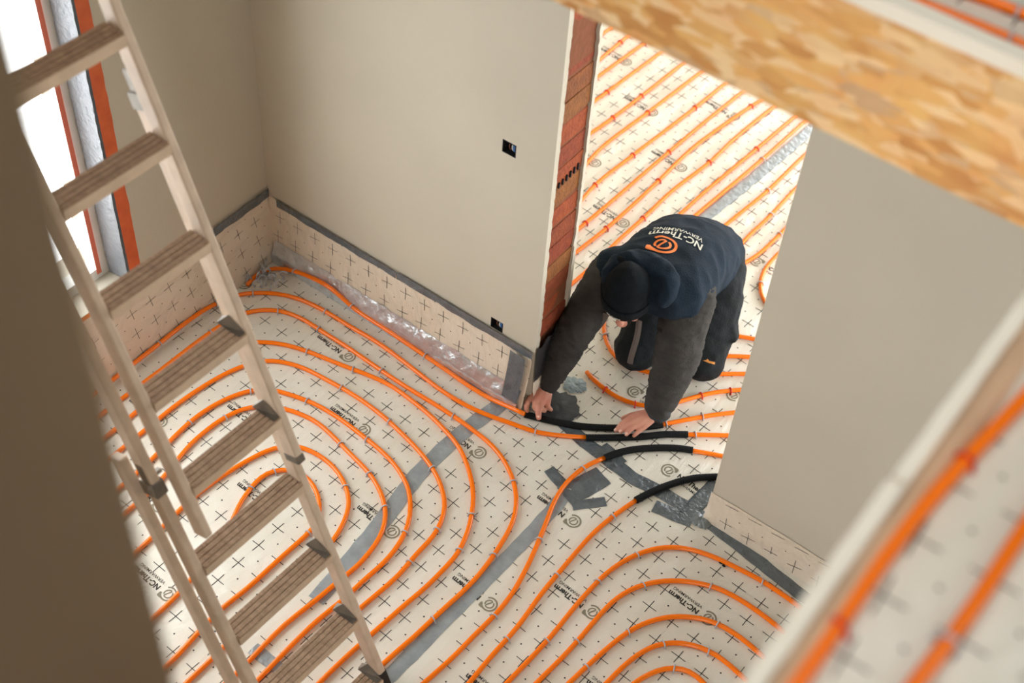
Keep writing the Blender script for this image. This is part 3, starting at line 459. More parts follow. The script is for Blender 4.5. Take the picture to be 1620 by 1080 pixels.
# ------------------------------------------------------------------ measured floor positions (metres)
PIPES = {'T0':[(-3.3088,2.8884,0.0095),(-3.3162,2.9272,0.0095),(-3.3245,2.991,0.0095),(-3.2849,3.0448,0.0095),(-3.1611,3.06,0.0512),(-3.0696,3.06,0.0704),(-2.9927,3.06,0.0805),(-2.9302,3.06,0.0678),(-2.8561,3.06,0.0397),(-2.7392,3.06,0.0336),(-2.5994,3.06,0.0291),(-2.4529,3.06,0.019),(-2.333,3.06,0.0124),(-2.2088,3.0538,0.0095),(-2.0868,3.0588,0.0095),(-1.9923,3.06,0.0336),(-1.9365,3.06,0.041)],'T1':[(-3.327,0.9666,0.04),(-3.327,1.3072,0.04),(-3.327,1.6479,0.04),(-3.327,1.9399,0.04),(-3.327,2.1152,0.0398),(-3.327,2.2324,0.0391),(-3.327,2.3675,0.0383),(-3.327,2.5067,0.0411),(-3.327,2.6591,0.0323),(-3.3245,2.7471,0.0095),(-3.3099,2.8009,0.0095),(-3.2806,2.8477,0.0095),(-3.2337,2.8921,0.0095),(-3.1779,2.9341,0.0095),(-3.073,2.9732,0.0095),(-2.9461,2.9898,0.0095),(-2.7965,2.9909,0.0095),(-2.6854,2.997,0.0095),(-2.5803,2.9921,0.0095),(-2.4351,2.9783,0.0095),(-2.2957,2.9641,0.0095),(-2.177,2.9646,0.0095),(-2.0741,2.979,0.0095),(-1.9622,3.0096,0.0095),(-1.8614,3.0366,0.0095),(-1.7733,3.0843,0.0095),(-1.687,3.143,0.0095)],'T2':[(-3.2491,0.9294,0.0095),(-3.2491,1.2724,0.0095),(-3.2491,1.6154,0.0095),(-3.2491,1.9094,0.0095),(-3.248,2.0858,0.0095),(-3.2432,2.2034,0.0095),(-3.2387,2.3169,0.0095),(-3.2374,2.4757,0.0095),(-3.2308,2.6155,0.0095),(-3.2221,2.6888,0.0095),(-3.2099,2.7444,0.0095),(-3.1853,2.7915,0.0095),(-3.1474,2.8329,0.0095),(-3.1019,2.8663,0.0095),(-3.0001,2.8941,0.0095),(-2.8976,2.8944,0.0095),(-2.7126,2.8955,0.0095),(-2.5434,2.8881,0.0095),(-2.3892,2.8864,0.0095),(-2.2752,2.8897,0.0095),(-2.1666,2.8897,0.0095),(-2.0553,2.8827,0.0095),(-1.952,2.8708,0.0095),(-1.8599,2.8369,0.0095),(-1.7802,2.7851,0.0095),(-1.7281,2.7362,0.0095),(-1.7013,2.7006,0.0095),(-1.6776,2.6592,0.0095),(-1.6594,2.6007,0.0095),(-1.6452,2.5369,0.0095),(-1.6336,2.4647,0.0095),(-1.6263,2.3974,0.0095),(-1.6235,2.3205,0.0095),(-1.6262,2.2577,0.0095),(-1.6343,2.1795,0.0095),(-1.6387,2.1053,0.0095),(-1.6484,1.9789,0.0095),(-1.6577,1.9069,0.0095),(-1.6621,1.8303,0.0095),(-1.6725,1.7222,0.0095),(-1.6799,1.6008,0.0095),(-1.6799,1.1008,0.0095)],'T3':[(-3.1503,0.8947,0.0095),(-3.1503,1.2377,0.0095),(-3.1503,1.5807,0.0095),(-3.1503,1.8747,0.0095),(-3.1513,2.0511,0.0095),(-3.1554,2.1687,0.0095),(-3.1587,2.2648,0.0095),(-3.1627,2.4025,0.0095),(-3.1542,2.5131,0.0095),(-3.1277,2.5856,0.0095),(-3.08,2.6485,0.0095),(-3.0238,2.6955,0.0095),(-2.9638,2.7336,0.0095),(-2.8489,2.7725,0.0095),(-2.7458,2.7948,0.0095),(-2.6415,2.8185,0.0095),(-2.5514,2.84,0.0095),(-2.4619,2.8524,0.0095),(-2.3447,2.845,0.0095),(-2.2484,2.8347,0.0095),(-2.1543,2.8135,0.0095),(-2.0665,2.7886,0.0095),(-1.9796,2.7385,0.0095),(-1.9066,2.6814,0.0095),(-1.8575,2.6302,0.0095),(-1.8312,2.5943,0.0095),(-1.8078,2.5566,0.0095),(-1.7853,2.515,0.0095),(-1.7623,2.4562,0.0095),(-1.7473,2.4028,0.0095),(-1.74,2.3728,0.0095),(-1.741,2.3184,0.0095),(-1.7404,2.2519,0.0095),(-1.7446,2.1756,0.0095),(-1.7548,2.0921,0.0095),(-1.7644,1.9805,0.0095),(-1.7714,1.9026,0.0095),(-1.7809,1.779,0.0095),(-1.7854,1.6532,0.0095),(-1.7881,1.5292,0.0095),(-1.7881,1.0292,0.0095)],'T4':[(-3.0597,0.8197,0.0095),(-3.0597,1.1627,0.0095),(-3.0597,1.5057,0.0095),(-3.0597,1.7997,0.0095),(-3.0594,1.9761,0.0095),(-3.0582,2.0937,0.0095),(-3.0567,2.2462,0.0095),(-3.0407,2.389,0.0095),(-3.0176,2.4921,0.0095),(-2.9796,2.5818,0.0095),(-2.9315,2.6399,0.0095),(-2.8774,2.6693,0.0095),(-2.8017,2.6942,0.0095),(-2.7022,2.7057,0.0095),(-2.5787,2.716,0.0095),(-2.4452,2.7145,0.0095),(-2.3463,2.7043,0.0095),(-2.2514,2.6855,0.0095),(-2.1572,2.6649,0.0095),(-2.065,2.6335,0.0095),(-1.9891,2.5922,0.0095),(-1.9347,2.5478,0.0095),(-1.9138,2.5267,0.0095),(-1.8941,2.4973,0.0095),(-1.876,2.4569,0.0095),(-1.8649,2.4166,0.0095),(-1.8602,2.3544,0.0095),(-1.8616,2.3004,0.0095),(-1.859,2.2495,0.0095),(-1.8531,2.2096,0.0095),(-1.8561,2.1232,0.0095),(-1.8642,2.041,0.0095),(-1.8742,1.9384,0.0095),(-1.8754,1.835,0.0095),(-1.8802,1.7086,0.0095),(-1.8833,1.5901,0.0095),(-1.8881,1.4491,0.0095),(-1.8881,0.9491,0.0095)],'T5':[(-2.9275,0.7818,0.0095),(-2.9275,1.1248,0.0095),(-2.9275,1.4678,0.0095),(-2.9275,1.7618,0.0095),(-2.9301,1.9382,0.0095),(-2.9407,2.0558,0.0095),(-2.9532,2.1972,0.0095),(-2.9411,2.325,0.0095),(-2.9104,2.419,0.0095),(-2.8665,2.4901,0.0095),(-2.8215,2.5275,0.0095),(-2.7601,2.5494,0.0095),(-2.669,2.5762,0.0095),(-2.5936,2.5873,0.0095),(-2.5452,2.5891,0.0095),(-2.4948,2.5886,0.0095),(-2.4441,2.5862,0.0095),(-2.3951,2.5835,0.0095),(-2.3471,2.5778,0.0095),(-2.2956,2.5753,0.0095),(-2.2463,2.5673,0.0095),(-2.1973,2.5554,0.0095),(-2.1417,2.5352,0.0095),(-2.0933,2.5106,0.0095),(-2.0507,2.4797,0.0095),(-2.0185,2.4486,0.0095),(-1.9886,2.4088,0.0095),(-1.9627,2.3665,0.0095),(-1.9434,2.2976,0.0095),(-1.9295,2.2043,0.0095),(-1.9382,2.0774,0.0095),(-1.9404,1.9827,0.0095),(-1.9567,1.8384,0.0095),(-1.9589,1.6804,0.0095),(-1.9567,1.5467,0.0095),(-1.9595,1.431,0.0095),(-1.9595,0.931,0.0095)],'T6':[(-2.8239,0.7468,0.0095),(-2.8239,1.0898,0.0095),(-2.8239,1.4328,0.0095),(-2.8239,1.7268,0.0095),(-2.8296,1.9032,0.0095),(-2.8522,2.0208,0.0095),(-2.8721,2.1245,0.0095),(-2.8731,2.2219,0.0095),(-2.8583,2.33,0.0095),(-2.8254,2.4038,0.0095),(-2.7815,2.4487,0.0095),(-2.7262,2.4817,0.0095),(-2.672,2.5011,0.0095),(-2.6357,2.51,0.0095),(-2.5811,2.5173,0.0095),(-2.5283,2.515,0.0095),(-2.4695,2.5056,0.0095),(-2.4221,2.4955,0.0095),(-2.3752,2.4854,0.0095),(-2.3276,2.4762,0.0095),(-2.2776,2.4694,0.0095),(-2.2298,2.4573,0.0095),(-2.1832,2.4369,0.0095),(-2.1389,2.4151,0.0095),(-2.092,2.3809,0.0095),(-2.0581,2.3482,0.0095),(-2.0207,2.2859,0.0095),(-2.0049,2.2148,0.0095),(-1.9956,2.1186,0.0095),(-2.0069,2.0182,0.0095),(-2.0165,1.9041,0.0095),(-2.0335,1.7764,0.0095),(-2.0346,1.6644,0.0095),(-2.0313,1.5839,0.0095),(-2.0333,1.4451,0.0095),(-2.0333,0.9451,0.0095)],'T7':[(-2.664,0.5347,0.0095),(-2.664,0.8777,0.0095),(-2.664,1.2207,0.0095),(-2.664,1.5147,0.0095),(-2.6658,1.6911,0.0095),(-2.673,1.8087,0.0095),(-2.6803,1.9297,0.0095),(-2.6683,2.0855,0.0095),(-2.6388,2.2281,0.0095),(-2.6105,2.3118,0.0095),(-2.5641,2.3703,0.0095),(-2.4906,2.396,0.0095),(-2.4554,2.4012,0.0095),(-2.417,2.4027,0.0095),(-2.3577,2.3917,0.0095),(-2.3065,2.3763,0.0095),(-2.2636,2.3554,0.0095),(-2.2275,2.3272,0.0095),(-2.1952,2.2888,0.0095),(-2.1659,2.234,0.0095),(-2.1461,2.1689,0.0095),(-2.1355,2.0904,0.0095),(-2.1413,2.0001,0.0095),(-2.1501,1.8847,0.0095),(-2.1554,1.7815,0.0095),(-2.142,1.6297,0.0095),(-2.138,1.5044,0.0095),(-2.1393,1.3846,0.0095),(-2.1393,0.8846,0.0095)],'T8':[(-2.4141,0.489,0.0095),(-2.4141,0.832,0.0095),(-2.4141,1.175,0.0095),(-2.4141,1.469,0.0095),(-2.4196,1.6454,0.0095),(-2.4418,1.763,0.0095),(-2.4598,1.8587,0.0095),(-2.4876,1.9564,0.0095),(-2.5293,2.0495,0.0095),(-2.5431,2.1185,0.0095),(-2.5527,2.1804,0.0095),(-2.5343,2.2348,0.0095),(-2.4896,2.2794,0.0095),(-2.4298,2.297,0.0095),(-2.3591,2.2771,0.0095),(-2.2903,2.23,0.0095),(-2.2372,2.1572,0.0095),(-2.2338,2.101,0.0095),(-2.2388,1.9457,0.0095),(-2.2397,1.8467,0.0095),(-2.2443,1.7569,0.0095),(-2.2545,1.6777,0.0095),(-2.2511,1.5645,0.0095),(-2.2407,1.4534,0.0095),(-2.2407,0.9534,0.0095)],'B1':[(-1.57,3.1078,0.0095),(-1.5924,3.065,0.0095),(-1.6095,3.0107,0.0095),(-1.6176,2.9403,0.0095),(-1.6185,2.8844,0.0095),(-1.6102,2.8367,0.0095),(-1.5948,2.782,0.0095),(-1.5725,2.7225,0.0095),(-1.5558,2.6689,0.0095),(-1.5438,2.6343,0.0095),(-1.5304,2.5867,0.0095),(-1.5114,2.5264,0.0095),(-1.4971,2.4599,0.0095),(-1.4847,2.4105,0.0095),(-1.4739,2.2906,0.0095),(-1.4813,2.1661,0.0095),(-1.4868,2.0317,0.0095),(-1.5021,1.8961,0.0095),(-1.5136,1.7701,0.0095),(-1.5136,1.2701,0.0095)],'B2':[(-1.3583,3.0159,0.0095),(-1.3742,2.9529,0.0095),(-1.3856,2.894,0.0095),(-1.3968,2.8262,0.0095),(-1.4027,2.7419,0.0095),(-1.401,2.6485,0.0095),(-1.4002,2.574,0.0095),(-1.3986,2.5117,0.0095),(-1.3973,2.4466,0.0095),(-1.3814,2.2731,0.0095),(-1.3837,2.1284,0.0095),(-1.3795,1.9946,0.0095),(-1.3803,1.8466,0.0095),(-1.3803,1.3466,0.0095)],'B3':[(-0.5185,2.9799,0.0095),(-0.6217,2.9988,0.0095),(-0.7149,3.0066,0.0095),(-0.7898,3.0092,0.0095),(-0.8721,2.9994,0.0095),(-0.9741,2.9867,0.0095),(-1.0692,2.96,0.0095),(-1.1337,2.9206,0.0095),(-1.1871,2.864,0.0095),(-1.2323,2.7767,0.0095),(-1.2601,2.67,0.0095),(-1.2677,2.5656,0.0095),(-1.269,2.4567,0.0095),(-1.2649,2.3275,0.0095),(-1.2707,2.1831,0.0095),(-1.2771,2.0768,0.0095),(-1.2831,1.9335,0.0095),(-1.2831,1.4335,0.0095)],'B4':[(-0.5577,2.8614,0.0095),(-0.7168,2.8841,0.0095),(-0.8047,2.8865,0.0095),(-0.8772,2.882,0.0095),(-0.9496,2.8584,0.0095),(-1.0321,2.8126,0.0095),(-1.0935,2.7558,0.0095),(-1.1401,2.6899,0.0095),(-1.1706,2.6038,0.0095),(-1.1781,2.518,0.0095),(-1.1792,2.4231,0.0095),(-1.1821,2.304,0.0095),(-1.1937,2.1688,0.0095),(-1.2039,2.0273,0.0095),(-1.2039,1.5273,0.0095)],'B5':[(-0.586,2.7275,0.0095),(-0.7236,2.7508,0.0095),(-0.7976,2.7512,0.0095),(-0.8712,2.7322,0.0095),(-0.9499,2.6838,0.0095),(-1.0067,2.6227,0.0095),(-1.0511,2.5398,0.0095),(-1.0711,2.4574,0.0095),(-1.0846,2.3825,0.0095),(-1.096,2.3044,0.0095),(-1.1068,2.2135,0.0095),(-1.12,2.0793,0.0095),(-1.12,1.5793,0.0095)],'B6':[(-0.5947,2.6089,0.0095),(-0.7256,2.6329,0.0095),(-0.7885,2.6336,0.0095),(-0.852,2.615,0.0095),(-0.9135,2.5779,0.0095),(-0.9543,2.5259,0.0095),(-0.9818,2.4523,0.0095),(-0.996,2.3785,0.0095),(-1.0035,2.2964,0.0095),(-1.0173,2.1616,0.0095),(-1.0173,1.6616,0.0095)],'B7':[(-0.6442,2.4757,0.0095),(-0.7407,2.5138,0.0095),(-0.7935,2.5221,0.0095),(-0.8527,2.5001,0.0095),(-0.893,2.4485,0.0095),(-0.9186,2.3898,0.0095),(-0.9287,2.3565,0.0095),(-0.9423,2.2462,0.0095),(-0.9423,1.7462,0.0095)],'D1':[(-1.4975,3.3793,0.0095),(-1.4769,3.4091,0.0095),(-1.4317,3.4678,0.0095),(-1.3819,3.5346,0.0095),(-1.3385,3.5878,0.0095),(-1.2922,3.6369,0.0095),(-1.2187,3.7173,0.0095)],'D2':[(-1.3928,3.4067,0.0095),(-1.3321,3.4547,0.0095),(-1.2505,3.5178,0.0095),(-1.1578,3.588,0.0095)],'D3':[(-1.3297,3.3547,0.0095),(-1.2851,3.3791,0.0095),(-1.2165,3.413,0.0095),(-1.1235,3.4548,0.0095)],'D0':[(-1.8852,3.4301,0.0095),(-1.863,3.4215,0.0095),(-1.8148,3.4078,0.0095),(-1.7678,3.398,0.0095),(-1.7273,3.3963,0.0095),(-1.6758,3.3996,0.0095),(-1.6282,3.4129,0.0095),(-1.5893,3.432,0.0095),(-1.5478,3.4708,0.0095),(-1.5127,3.5173,0.0095),(-1.4618,3.6033,0.0095),(-1.4069,3.6843,0.0095),(-1.3393,3.7559,0.0095),(-1.2573,3.8352,0.0095)],'D4':[(-2.0582,3.8466,0.0095),(-2.0171,3.7575,0.0095),(-1.9779,3.6933,0.0095),(-1.9248,3.6281,0.0095),(-1.855,3.5835,0.0095),(-1.7765,3.5707,0.0095),(-1.6934,3.5897,0.0095),(-1.6271,3.6268,0.0095),(-1.5532,3.6838,0.0095),(-1.4797,3.7494,0.0095),(-1.4225,3.8015,0.0095),(-1.3666,3.8481,0.0095),(-1.2858,3.9107,0.0095)],'D5':[(-1.616,3.7829,0.0095),(-1.56,3.8204,0.0095),(-1.49,3.8764,0.0095),(-1.4034,3.9416,0.0095),(-1.3221,4.0001,0.0095)],'D6':[(-1.6586,3.927,0.0095),(-1.6017,3.965,0.0095),(-1.5452,3.9932,0.0095),(-1.4376,4.0473,0.0095),(-1.3555,4.085,0.0095)],'K1':[(-3.1792,5.2877,0.0095),(-3.175,5.4044,0.0095),(-3.1691,5.5486,0.0095),(-3.1604,5.7399,0.0095)],'K2':[(-3.0617,5.1199,0.0095),(-3.0596,5.2062,0.0095),(-3.0623,5.5559,0.0095),(-3.0537,5.765,0.0095)],'K3':[(-2.993,4.9937,0.0095),(-2.9871,5.0811,0.0095),(-2.9593,5.5436,0.0095),(-2.9451,5.7542,0.0095)],'K4':[(-2.8902,4.8197,0.0095),(-2.8851,4.9064,0.0095),(-2.8487,5.5422,0.0095),(-2.834,5.7694,0.0095)],'K5':[(-2.7651,4.5994,0.0095),(-2.7584,4.6867,0.0095),(-2.7415,4.8545,0.0095),(-2.7261,5.1451,0.0095),(-2.7101,5.5271,0.0095),(-2.6992,5.7765,0.0095)],'K6':[(-2.6267,4.3675,0.0095),(-2.6377,4.4351,0.0095),(-2.6405,4.495,0.0095),(-2.6547,4.6513,0.0095),(-2.6304,5.0289,0.0095),(-2.6001,5.5242,0.0095),(-2.5899,5.7261,0.0095)],'K7':[(-2.5052,4.1613,0.0095),(-2.5102,4.2701,0.0095),(-2.5239,4.4145,0.0095),(-2.506,4.7117,0.0095),(-2.4698,5.2145,0.0095),(-2.4554,5.5043,0.0095),(-2.4376,5.7304,0.0095)],'K8':[(-2.413,3.9927,0.0095),(-2.4102,4.0982,0.0095),(-2.4002,4.3299,0.0095),(-2.3855,4.8401,0.0095),(-2.371,5.1821,0.0095),(-2.3509,5.5198,0.0095),(-2.336,5.7202,0.0095)],'K9':[(-2.3388,3.8651,0.0095),(-2.3313,3.9739,0.0095),(-2.313,4.2028,0.0095),(-2.3087,4.6284,0.0095),(-2.3133,4.7981,0.0095),(-2.3118,4.9626,0.0095),(-2.2934,5.1524,0.0095),(-2.2598,5.4103,0.0095),(-2.2449,5.5036,0.0095),(-2.2131,5.7367,0.0095)],'K10':[(-2.2355,3.7074,0.0095),(-2.2299,3.7977,0.0095),(-2.2225,3.9807,0.0095),(-2.2268,4.1745,0.0095),(-2.2209,4.37,0.0095),(-2.2212,4.6095,0.0095),(-2.1936,4.9072,0.0095),(-2.1916,5.1538,0.0095),(-2.1682,5.5052,0.0095),(-2.1519,5.7278,0.0095)],'K11':[(-2.1603,3.6032,0.0095),(-2.1513,3.6659,0.0095),(-2.1375,3.7227,0.0095),(-2.1344,3.8884,0.0095),(-2.1224,4.1535,0.0095),(-2.1057,4.4681,0.0095),(-2.0968,4.7276,0.0095),(-2.0683,5.1445,0.0095),(-2.048,5.4884,0.0095),(-2.0285,5.7395,0.0095)],'K12':[(-2.0632,4.2465,0.0095),(-2.0478,4.4922,0.0095),(-2.0285,4.7744,0.0095),(-2.0071,5.0982,0.0095),(-1.9907,5.4922,0.0095),(-1.9784,5.7152,0.0095)],'K13':[(-1.9303,4.2525,0.0095),(-1.9097,4.5017,0.0095),(-1.8895,4.7145,0.0095),(-1.8717,4.9202,0.0095),(-1.8642,5.2336,0.0095),(-1.8474,5.4741,0.0095)],'K14':[(-1.7867,4.238,0.0095),(-1.7787,4.4554,0.0095),(-1.7819,4.5773,0.0095),(-1.774,4.779,0.0095),(-1.7763,4.9902,0.0095),(-1.7603,5.2493,0.0095)],'K15':[(-1.7513,4.1807,0.0095),(-1.7152,4.3871,0.0095),(-1.6869,4.4957,0.0095),(-1.6754,4.6898,0.0095),(-1.6725,4.9339,0.0095)],'K16':[(-1.6137,4.6492,0.0095),(-1.6179,4.5461,0.0095),(-1.6155,4.4503,0.0095),(-1.5993,4.3858,0.0095),(-1.5661,4.3235,0.0095),(-1.5135,4.2696,0.0095),(-1.444,4.2385,0.0095)]}
SLEEVES = {'S1':[(-1.9476,3.0795,0.0135),(-1.8982,3.0991,0.0135),(-1.8489,3.1186,0.0135),(-1.7899,3.1462,0.0135),(-1.7328,3.1765,0.0135),(-1.6489,3.2353,0.0135),(-1.5704,3.3023,0.0135),(-1.5233,3.3475,0.0135),(-1.4829,3.3937,0.0135)],'S2':[(-1.6855,3.1402,0.0135),(-1.6204,3.1939,0.0135),(-1.5621,3.2441,0.0135),(-1.5055,3.2971,0.0135),(-1.4513,3.3544,0.0135),(-1.3757,3.4168,0.0135)],'S3':[(-1.5686,3.105,0.0135),(-1.5388,3.1642,0.0135),(-1.4986,3.2178,0.0135),(-1.4529,3.2636,0.0135),(-1.4144,3.2975,0.0135),(-1.3633,3.3354,0.0135),(-1.3167,3.3615,0.0135)],'S4':[(-1.3584,3.0121,0.0135),(-1.3387,3.0671,0.0135),(-1.3088,3.1346,0.0135),(-1.2746,3.1963,0.0135),(-1.2351,3.2505,0.0135),(-1.2025,3.2832,0.0135),(-1.1604,3.3198,0.0135),(-1.1099,3.3572,0.0135)]}
CLIPS = {'T0':[(-3.1907,3.0887,0.0095),(-2.873,3.0779,0.0095),(-2.4593,3.0655,0.0095)],'T1':[(-3.3485,2.3828,0.0095),(-3.3359,2.7133,0.0095),(-3.2585,2.8713,0.0095),(-2.9473,2.9912,0.0095),(-1.8595,3.034,0.0095)],'T2':[(-3.2332,2.5994,0.0095),(-3.0978,2.8697,0.0095),(-2.8987,2.8936,0.0095),(-2.5387,2.8907,0.0095),(-2.1685,2.8881,0.0095),(-1.7811,2.7903,0.0095),(-1.6345,2.4658,0.0095),(-1.6387,2.1053,0.0095)],'T3':[(-3.1592,2.3037,0.0095),(-2.8489,2.7725,0.0095),(-2.6435,2.8169,0.0095),(-1.7988,2.5451,0.0095),(-1.7508,2.4072,0.0095)],'T4':[(-2.624,2.709,0.0095),(-2.3457,2.7035,0.0095),(-2.0652,2.6321,0.0095),(-1.8667,2.4226,0.0095),(-1.858,2.2446,0.0095)],'T5':[(-2.9482,2.2096,0.0095),(-2.8854,2.4658,0.0095),(-2.6752,2.5754,0.0095),(-2.3412,2.5786,0.0095),(-1.9316,2.3255,0.0095)],'T6':[(-2.8589,2.2917,0.0095),(-2.7916,2.4446,0.0095),(-2.4231,2.4947,0.0095),(-2.2512,2.4634,0.0095),(-2.0968,2.3769,0.0095)],'T7':[(-2.2694,2.3583,0.0095),(-2.1413,2.0001,0.0095)],'T8':[(-2.5324,2.2363,0.0095),(-2.551,2.1197,0.0095),(-2.4895,1.9549,0.0095),(-2.2321,2.1097,0.0095)],'B1':[(-1.6072,3.0206,0.0095),(-1.549,2.6374,0.0095),(-1.4789,2.2445,0.0095)],'B2':[(-1.3844,2.9026,0.0095),(-1.3971,2.5376,0.0095),(-1.3767,2.2044,0.0095)],'B3':[(-0.795,3.0086,0.0095),(-1.2242,2.8032,0.0095),(-1.2665,2.6295,0.0095),(-1.2733,2.3042,0.0095)],'B4':[(-0.9151,2.8653,0.0095),(-1.13,2.7086,0.0095),(-1.1883,2.3728,0.0095)],'B5':[(-0.8348,2.748,0.0095),(-1.0557,2.5261,0.0095),(-1.0965,2.3169,0.0095)],'B6':[(-0.793,2.6323,0.0095),(-0.9369,2.5492,0.0095)],'B7':[(-0.8571,2.4965,0.0095)],'D1':[(-1.4769,3.4091,0.0095),(-1.3819,3.5346,0.0095)],'D2':[(-1.3569,3.4363,0.0095)],'D0':[(-1.7808,3.4049,0.0095),(-1.6302,3.4112,0.0095),(-1.4512,3.621,0.0095),(-1.3636,3.7247,0.0095)],'D4':[(-1.9372,3.6414,0.0095)],'D6':[(-1.5159,4.0081,0.0095)],'K2':[(-3.0638,5.4258,0.0095)],'K3':[(-2.9615,5.5013,0.0095)],'K4':[(-2.8842,5.0344,0.0095)],'K5':[(-2.7426,4.8729,0.0095),(-2.7327,5.1259,0.0095)],'K6':[(-2.6328,5.0269,0.0095)],'K7':[(-2.5237,4.4089,0.0095),(-2.5081,4.7038,0.0095),(-2.4698,5.2145,0.0095)],'K8':[(-2.4193,4.1565,0.0095),(-2.3844,4.8349,0.0095)],'K9':[(-2.3155,4.2117,0.0095),(-2.3064,4.6304,0.0095),(-2.2622,5.4082,0.0095)],'K10':[(-2.2233,4.3735,0.0095),(-2.196,4.9051,0.0095)],'K11':[(-2.1405,3.703,0.0095),(-2.0719,5.1415,0.0095)],'K12':[(-2.0095,5.0901,0.0095)],'K13':[(-1.8717,4.9202,0.0095)],'K14':[(-1.7752,4.7893,0.0095)],'K15':[(-1.6786,4.6925,0.0095)],'K16':[(-1.5862,4.3607,0.0095)]}
UP = {'N1':[(-0.1484,-0.1247,3.1095),(-0.1457,0.7753,3.1095),(-0.1455,0.8424,3.1095),(-0.1455,0.9323,3.1095),(-0.1467,1.0206,3.1095),(-0.143,1.1329,3.1095),(-0.1335,1.2429,3.1095),(-0.1167,1.3895,3.1095),(-0.1013,1.502,3.1095),(-0.0471,1.8983,3.1095)],'N2':[(-0.0631,-0.054,3.1095),(-0.0458,0.8458,3.1095),(-0.0443,0.9236,3.1095),(-0.037,0.997,3.1095),(-0.034,1.0878,3.1095),(-0.0334,1.1963,3.1095),(-0.0265,1.3182,3.1095),(0.0046,1.8673,3.1095)],'U1':[(-0.759,2.104,3.1095),(-0.7091,2.1071,3.1095),(-0.6335,2.1118,3.1095),(-0.5692,2.1173,3.1095),(-0.5119,2.12,3.1095),(-0.4594,2.1214,3.1095),(-0.3867,2.1208,3.1095),(0.8133,2.1109,3.1095)],'U2':[(-1.1009,2.1301,3.1095),(-0.6048,2.1925,3.1095),(-0.5324,2.2016,3.1095),(-0.4777,2.2057,3.1095),(-0.3999,2.207,3.1095),(0.7999,2.227,3.1095)]}
UPCLIPS = {'N1':[(-0.1455,0.9323,3.1095),(-0.1314,1.2383,3.1095)],'N2':[(-0.037,0.997,3.1095)],'U1':[(-0.4547,2.121,3.1095)],'U2':[(-0.4761,2.2072,3.1095)]}
TAPES = {'A':([(-2.0553,3.0951,0.0),(-2.0892,2.8665,0.0),(-2.0957,2.7331,0.0),(-2.094,2.574,0.0),(-2.0615,2.3465,0.0),(-2.038,2.1383,0.0),(-2.019,1.9095,0.0)],0.07),'B':([(-1.5984,2.902,0.0),(-1.591,2.8072,0.0),(-1.5877,2.6586,0.0),(-1.5912,2.4839,0.0),(-1.5985,2.3016,0.0),(-1.6056,2.126,0.0),(-1.6124,1.9567,0.0),(-1.619,1.7933,0.0)],0.058),'TH':([(-1.8836,3.1767,0.0),(-1.718,3.1354,0.0),(-1.5656,3.1166,0.0),(-1.4351,3.1031,0.0),(-1.2945,3.1158,0.0),(-1.1641,3.118,0.0)],0.062),'RW':([(-1.2025,3.1328,0.0),(-1.0879,3.1116,0.0),(-0.9815,3.1008,0.0),(-0.8436,3.0809,0.0),(-0.6658,3.0574,0.0),(-0.5519,3.0454,0.0)],0.055),'BK':([(-1.9384,5.5792,0.0),(-1.9437,5.4444,0.0),(-1.971,5.0037,0.0),(-2.0102,4.5459,0.0),(-2.0231,4.2932,0.0)],0.06),'p1':([(-1.7139,2.9261,0.0),(-1.5879,2.8872,0.0)],0.05),'p2':([(-1.5872,2.8566,0.0),(-1.5276,3.0391,0.0)],0.1),'p3':([(-1.54,2.8412,0.0),(-1.451,2.941,0.0)],0.045),'p4':([(-1.6156,3.1534,0.0),(-1.4991,3.1308,0.0)],0.055),'p5':([(-1.292,3.0441,0.0),(-1.1356,3.0727,0.0)],0.06),'p6':([(-1.1721,3.0847,0.0),(-1.1558,3.2926,0.0)],0.07),'ld':([(-2.0611,1.6275,0.0),(-1.8819,1.6227,0.0)],0.05)}
PT = {'rw':(-1.9339,3.2087,0.085),'rk_i':(-1.9579,3.1226,0.062),'rk_m':(-1.9296,3.1267,0.068),'rk_r':(-1.9077,3.1406,0.064),'rk_p':(-1.8976,3.1671,0.055),'ri_m':(-1.9562,3.096,0.048),'ri_t':(-1.9461,3.0847,0.026),'rth0':(-1.9215,3.1786,0.05),'rth1':(-1.9119,3.1134,0.05),'rth2':(-1.8834,3.0857,0.03),'rm_t':(-1.9199,3.1106,0.018),'rr_t':(-1.8969,3.1317,0.016),'rp_t':(-1.8809,3.1535,0.016),'lw':(-1.5097,3.3798,0.085),'lk1':(-1.5852,3.2949,0.066),'lk2':(-1.5637,3.2875,0.068),'lk3':(-1.5438,3.2881,0.065),'lk4':(-1.5212,3.2951,0.056),'lm1':(-1.5975,3.2613,0.052),'lm2':(-1.5769,3.2617,0.056),'lm3':(-1.556,3.2632,0.053),'lm4':(-1.5285,3.2743,0.044),'lt1':(-1.606,3.235,0.03),'lt2':(-1.5847,3.236,0.038),'lt3':(-1.559,3.2385,0.04),'lt4':(-1.5339,3.257,0.034),'lth1':(-1.5759,3.3489,0.05),'lth2':(-1.6055,3.3316,0.035),'lth3':(-1.6192,3.304,0.022),'rsh':(-1.8947,3.4492,0.6),'rel':(-1.8995,3.2884,0.33),'rcf':(-1.9327,3.2194,0.092),'lsh':(-1.5502,3.5487,0.6),'lel':(-1.5257,3.4918,0.33),'lcf':(-1.5173,3.3832,0.1),'head':(-1.7596,3.43,0.575),'knee1':(-1.78,3.6112,0.1),'knee2':(-1.527,3.7309,0.1),'cb':(-3.4739,3.0737,0.0),'hoodc':(-1.7856,3.4859,0.66),'cornerclips':(-3.3906,3.0107,0.03)}
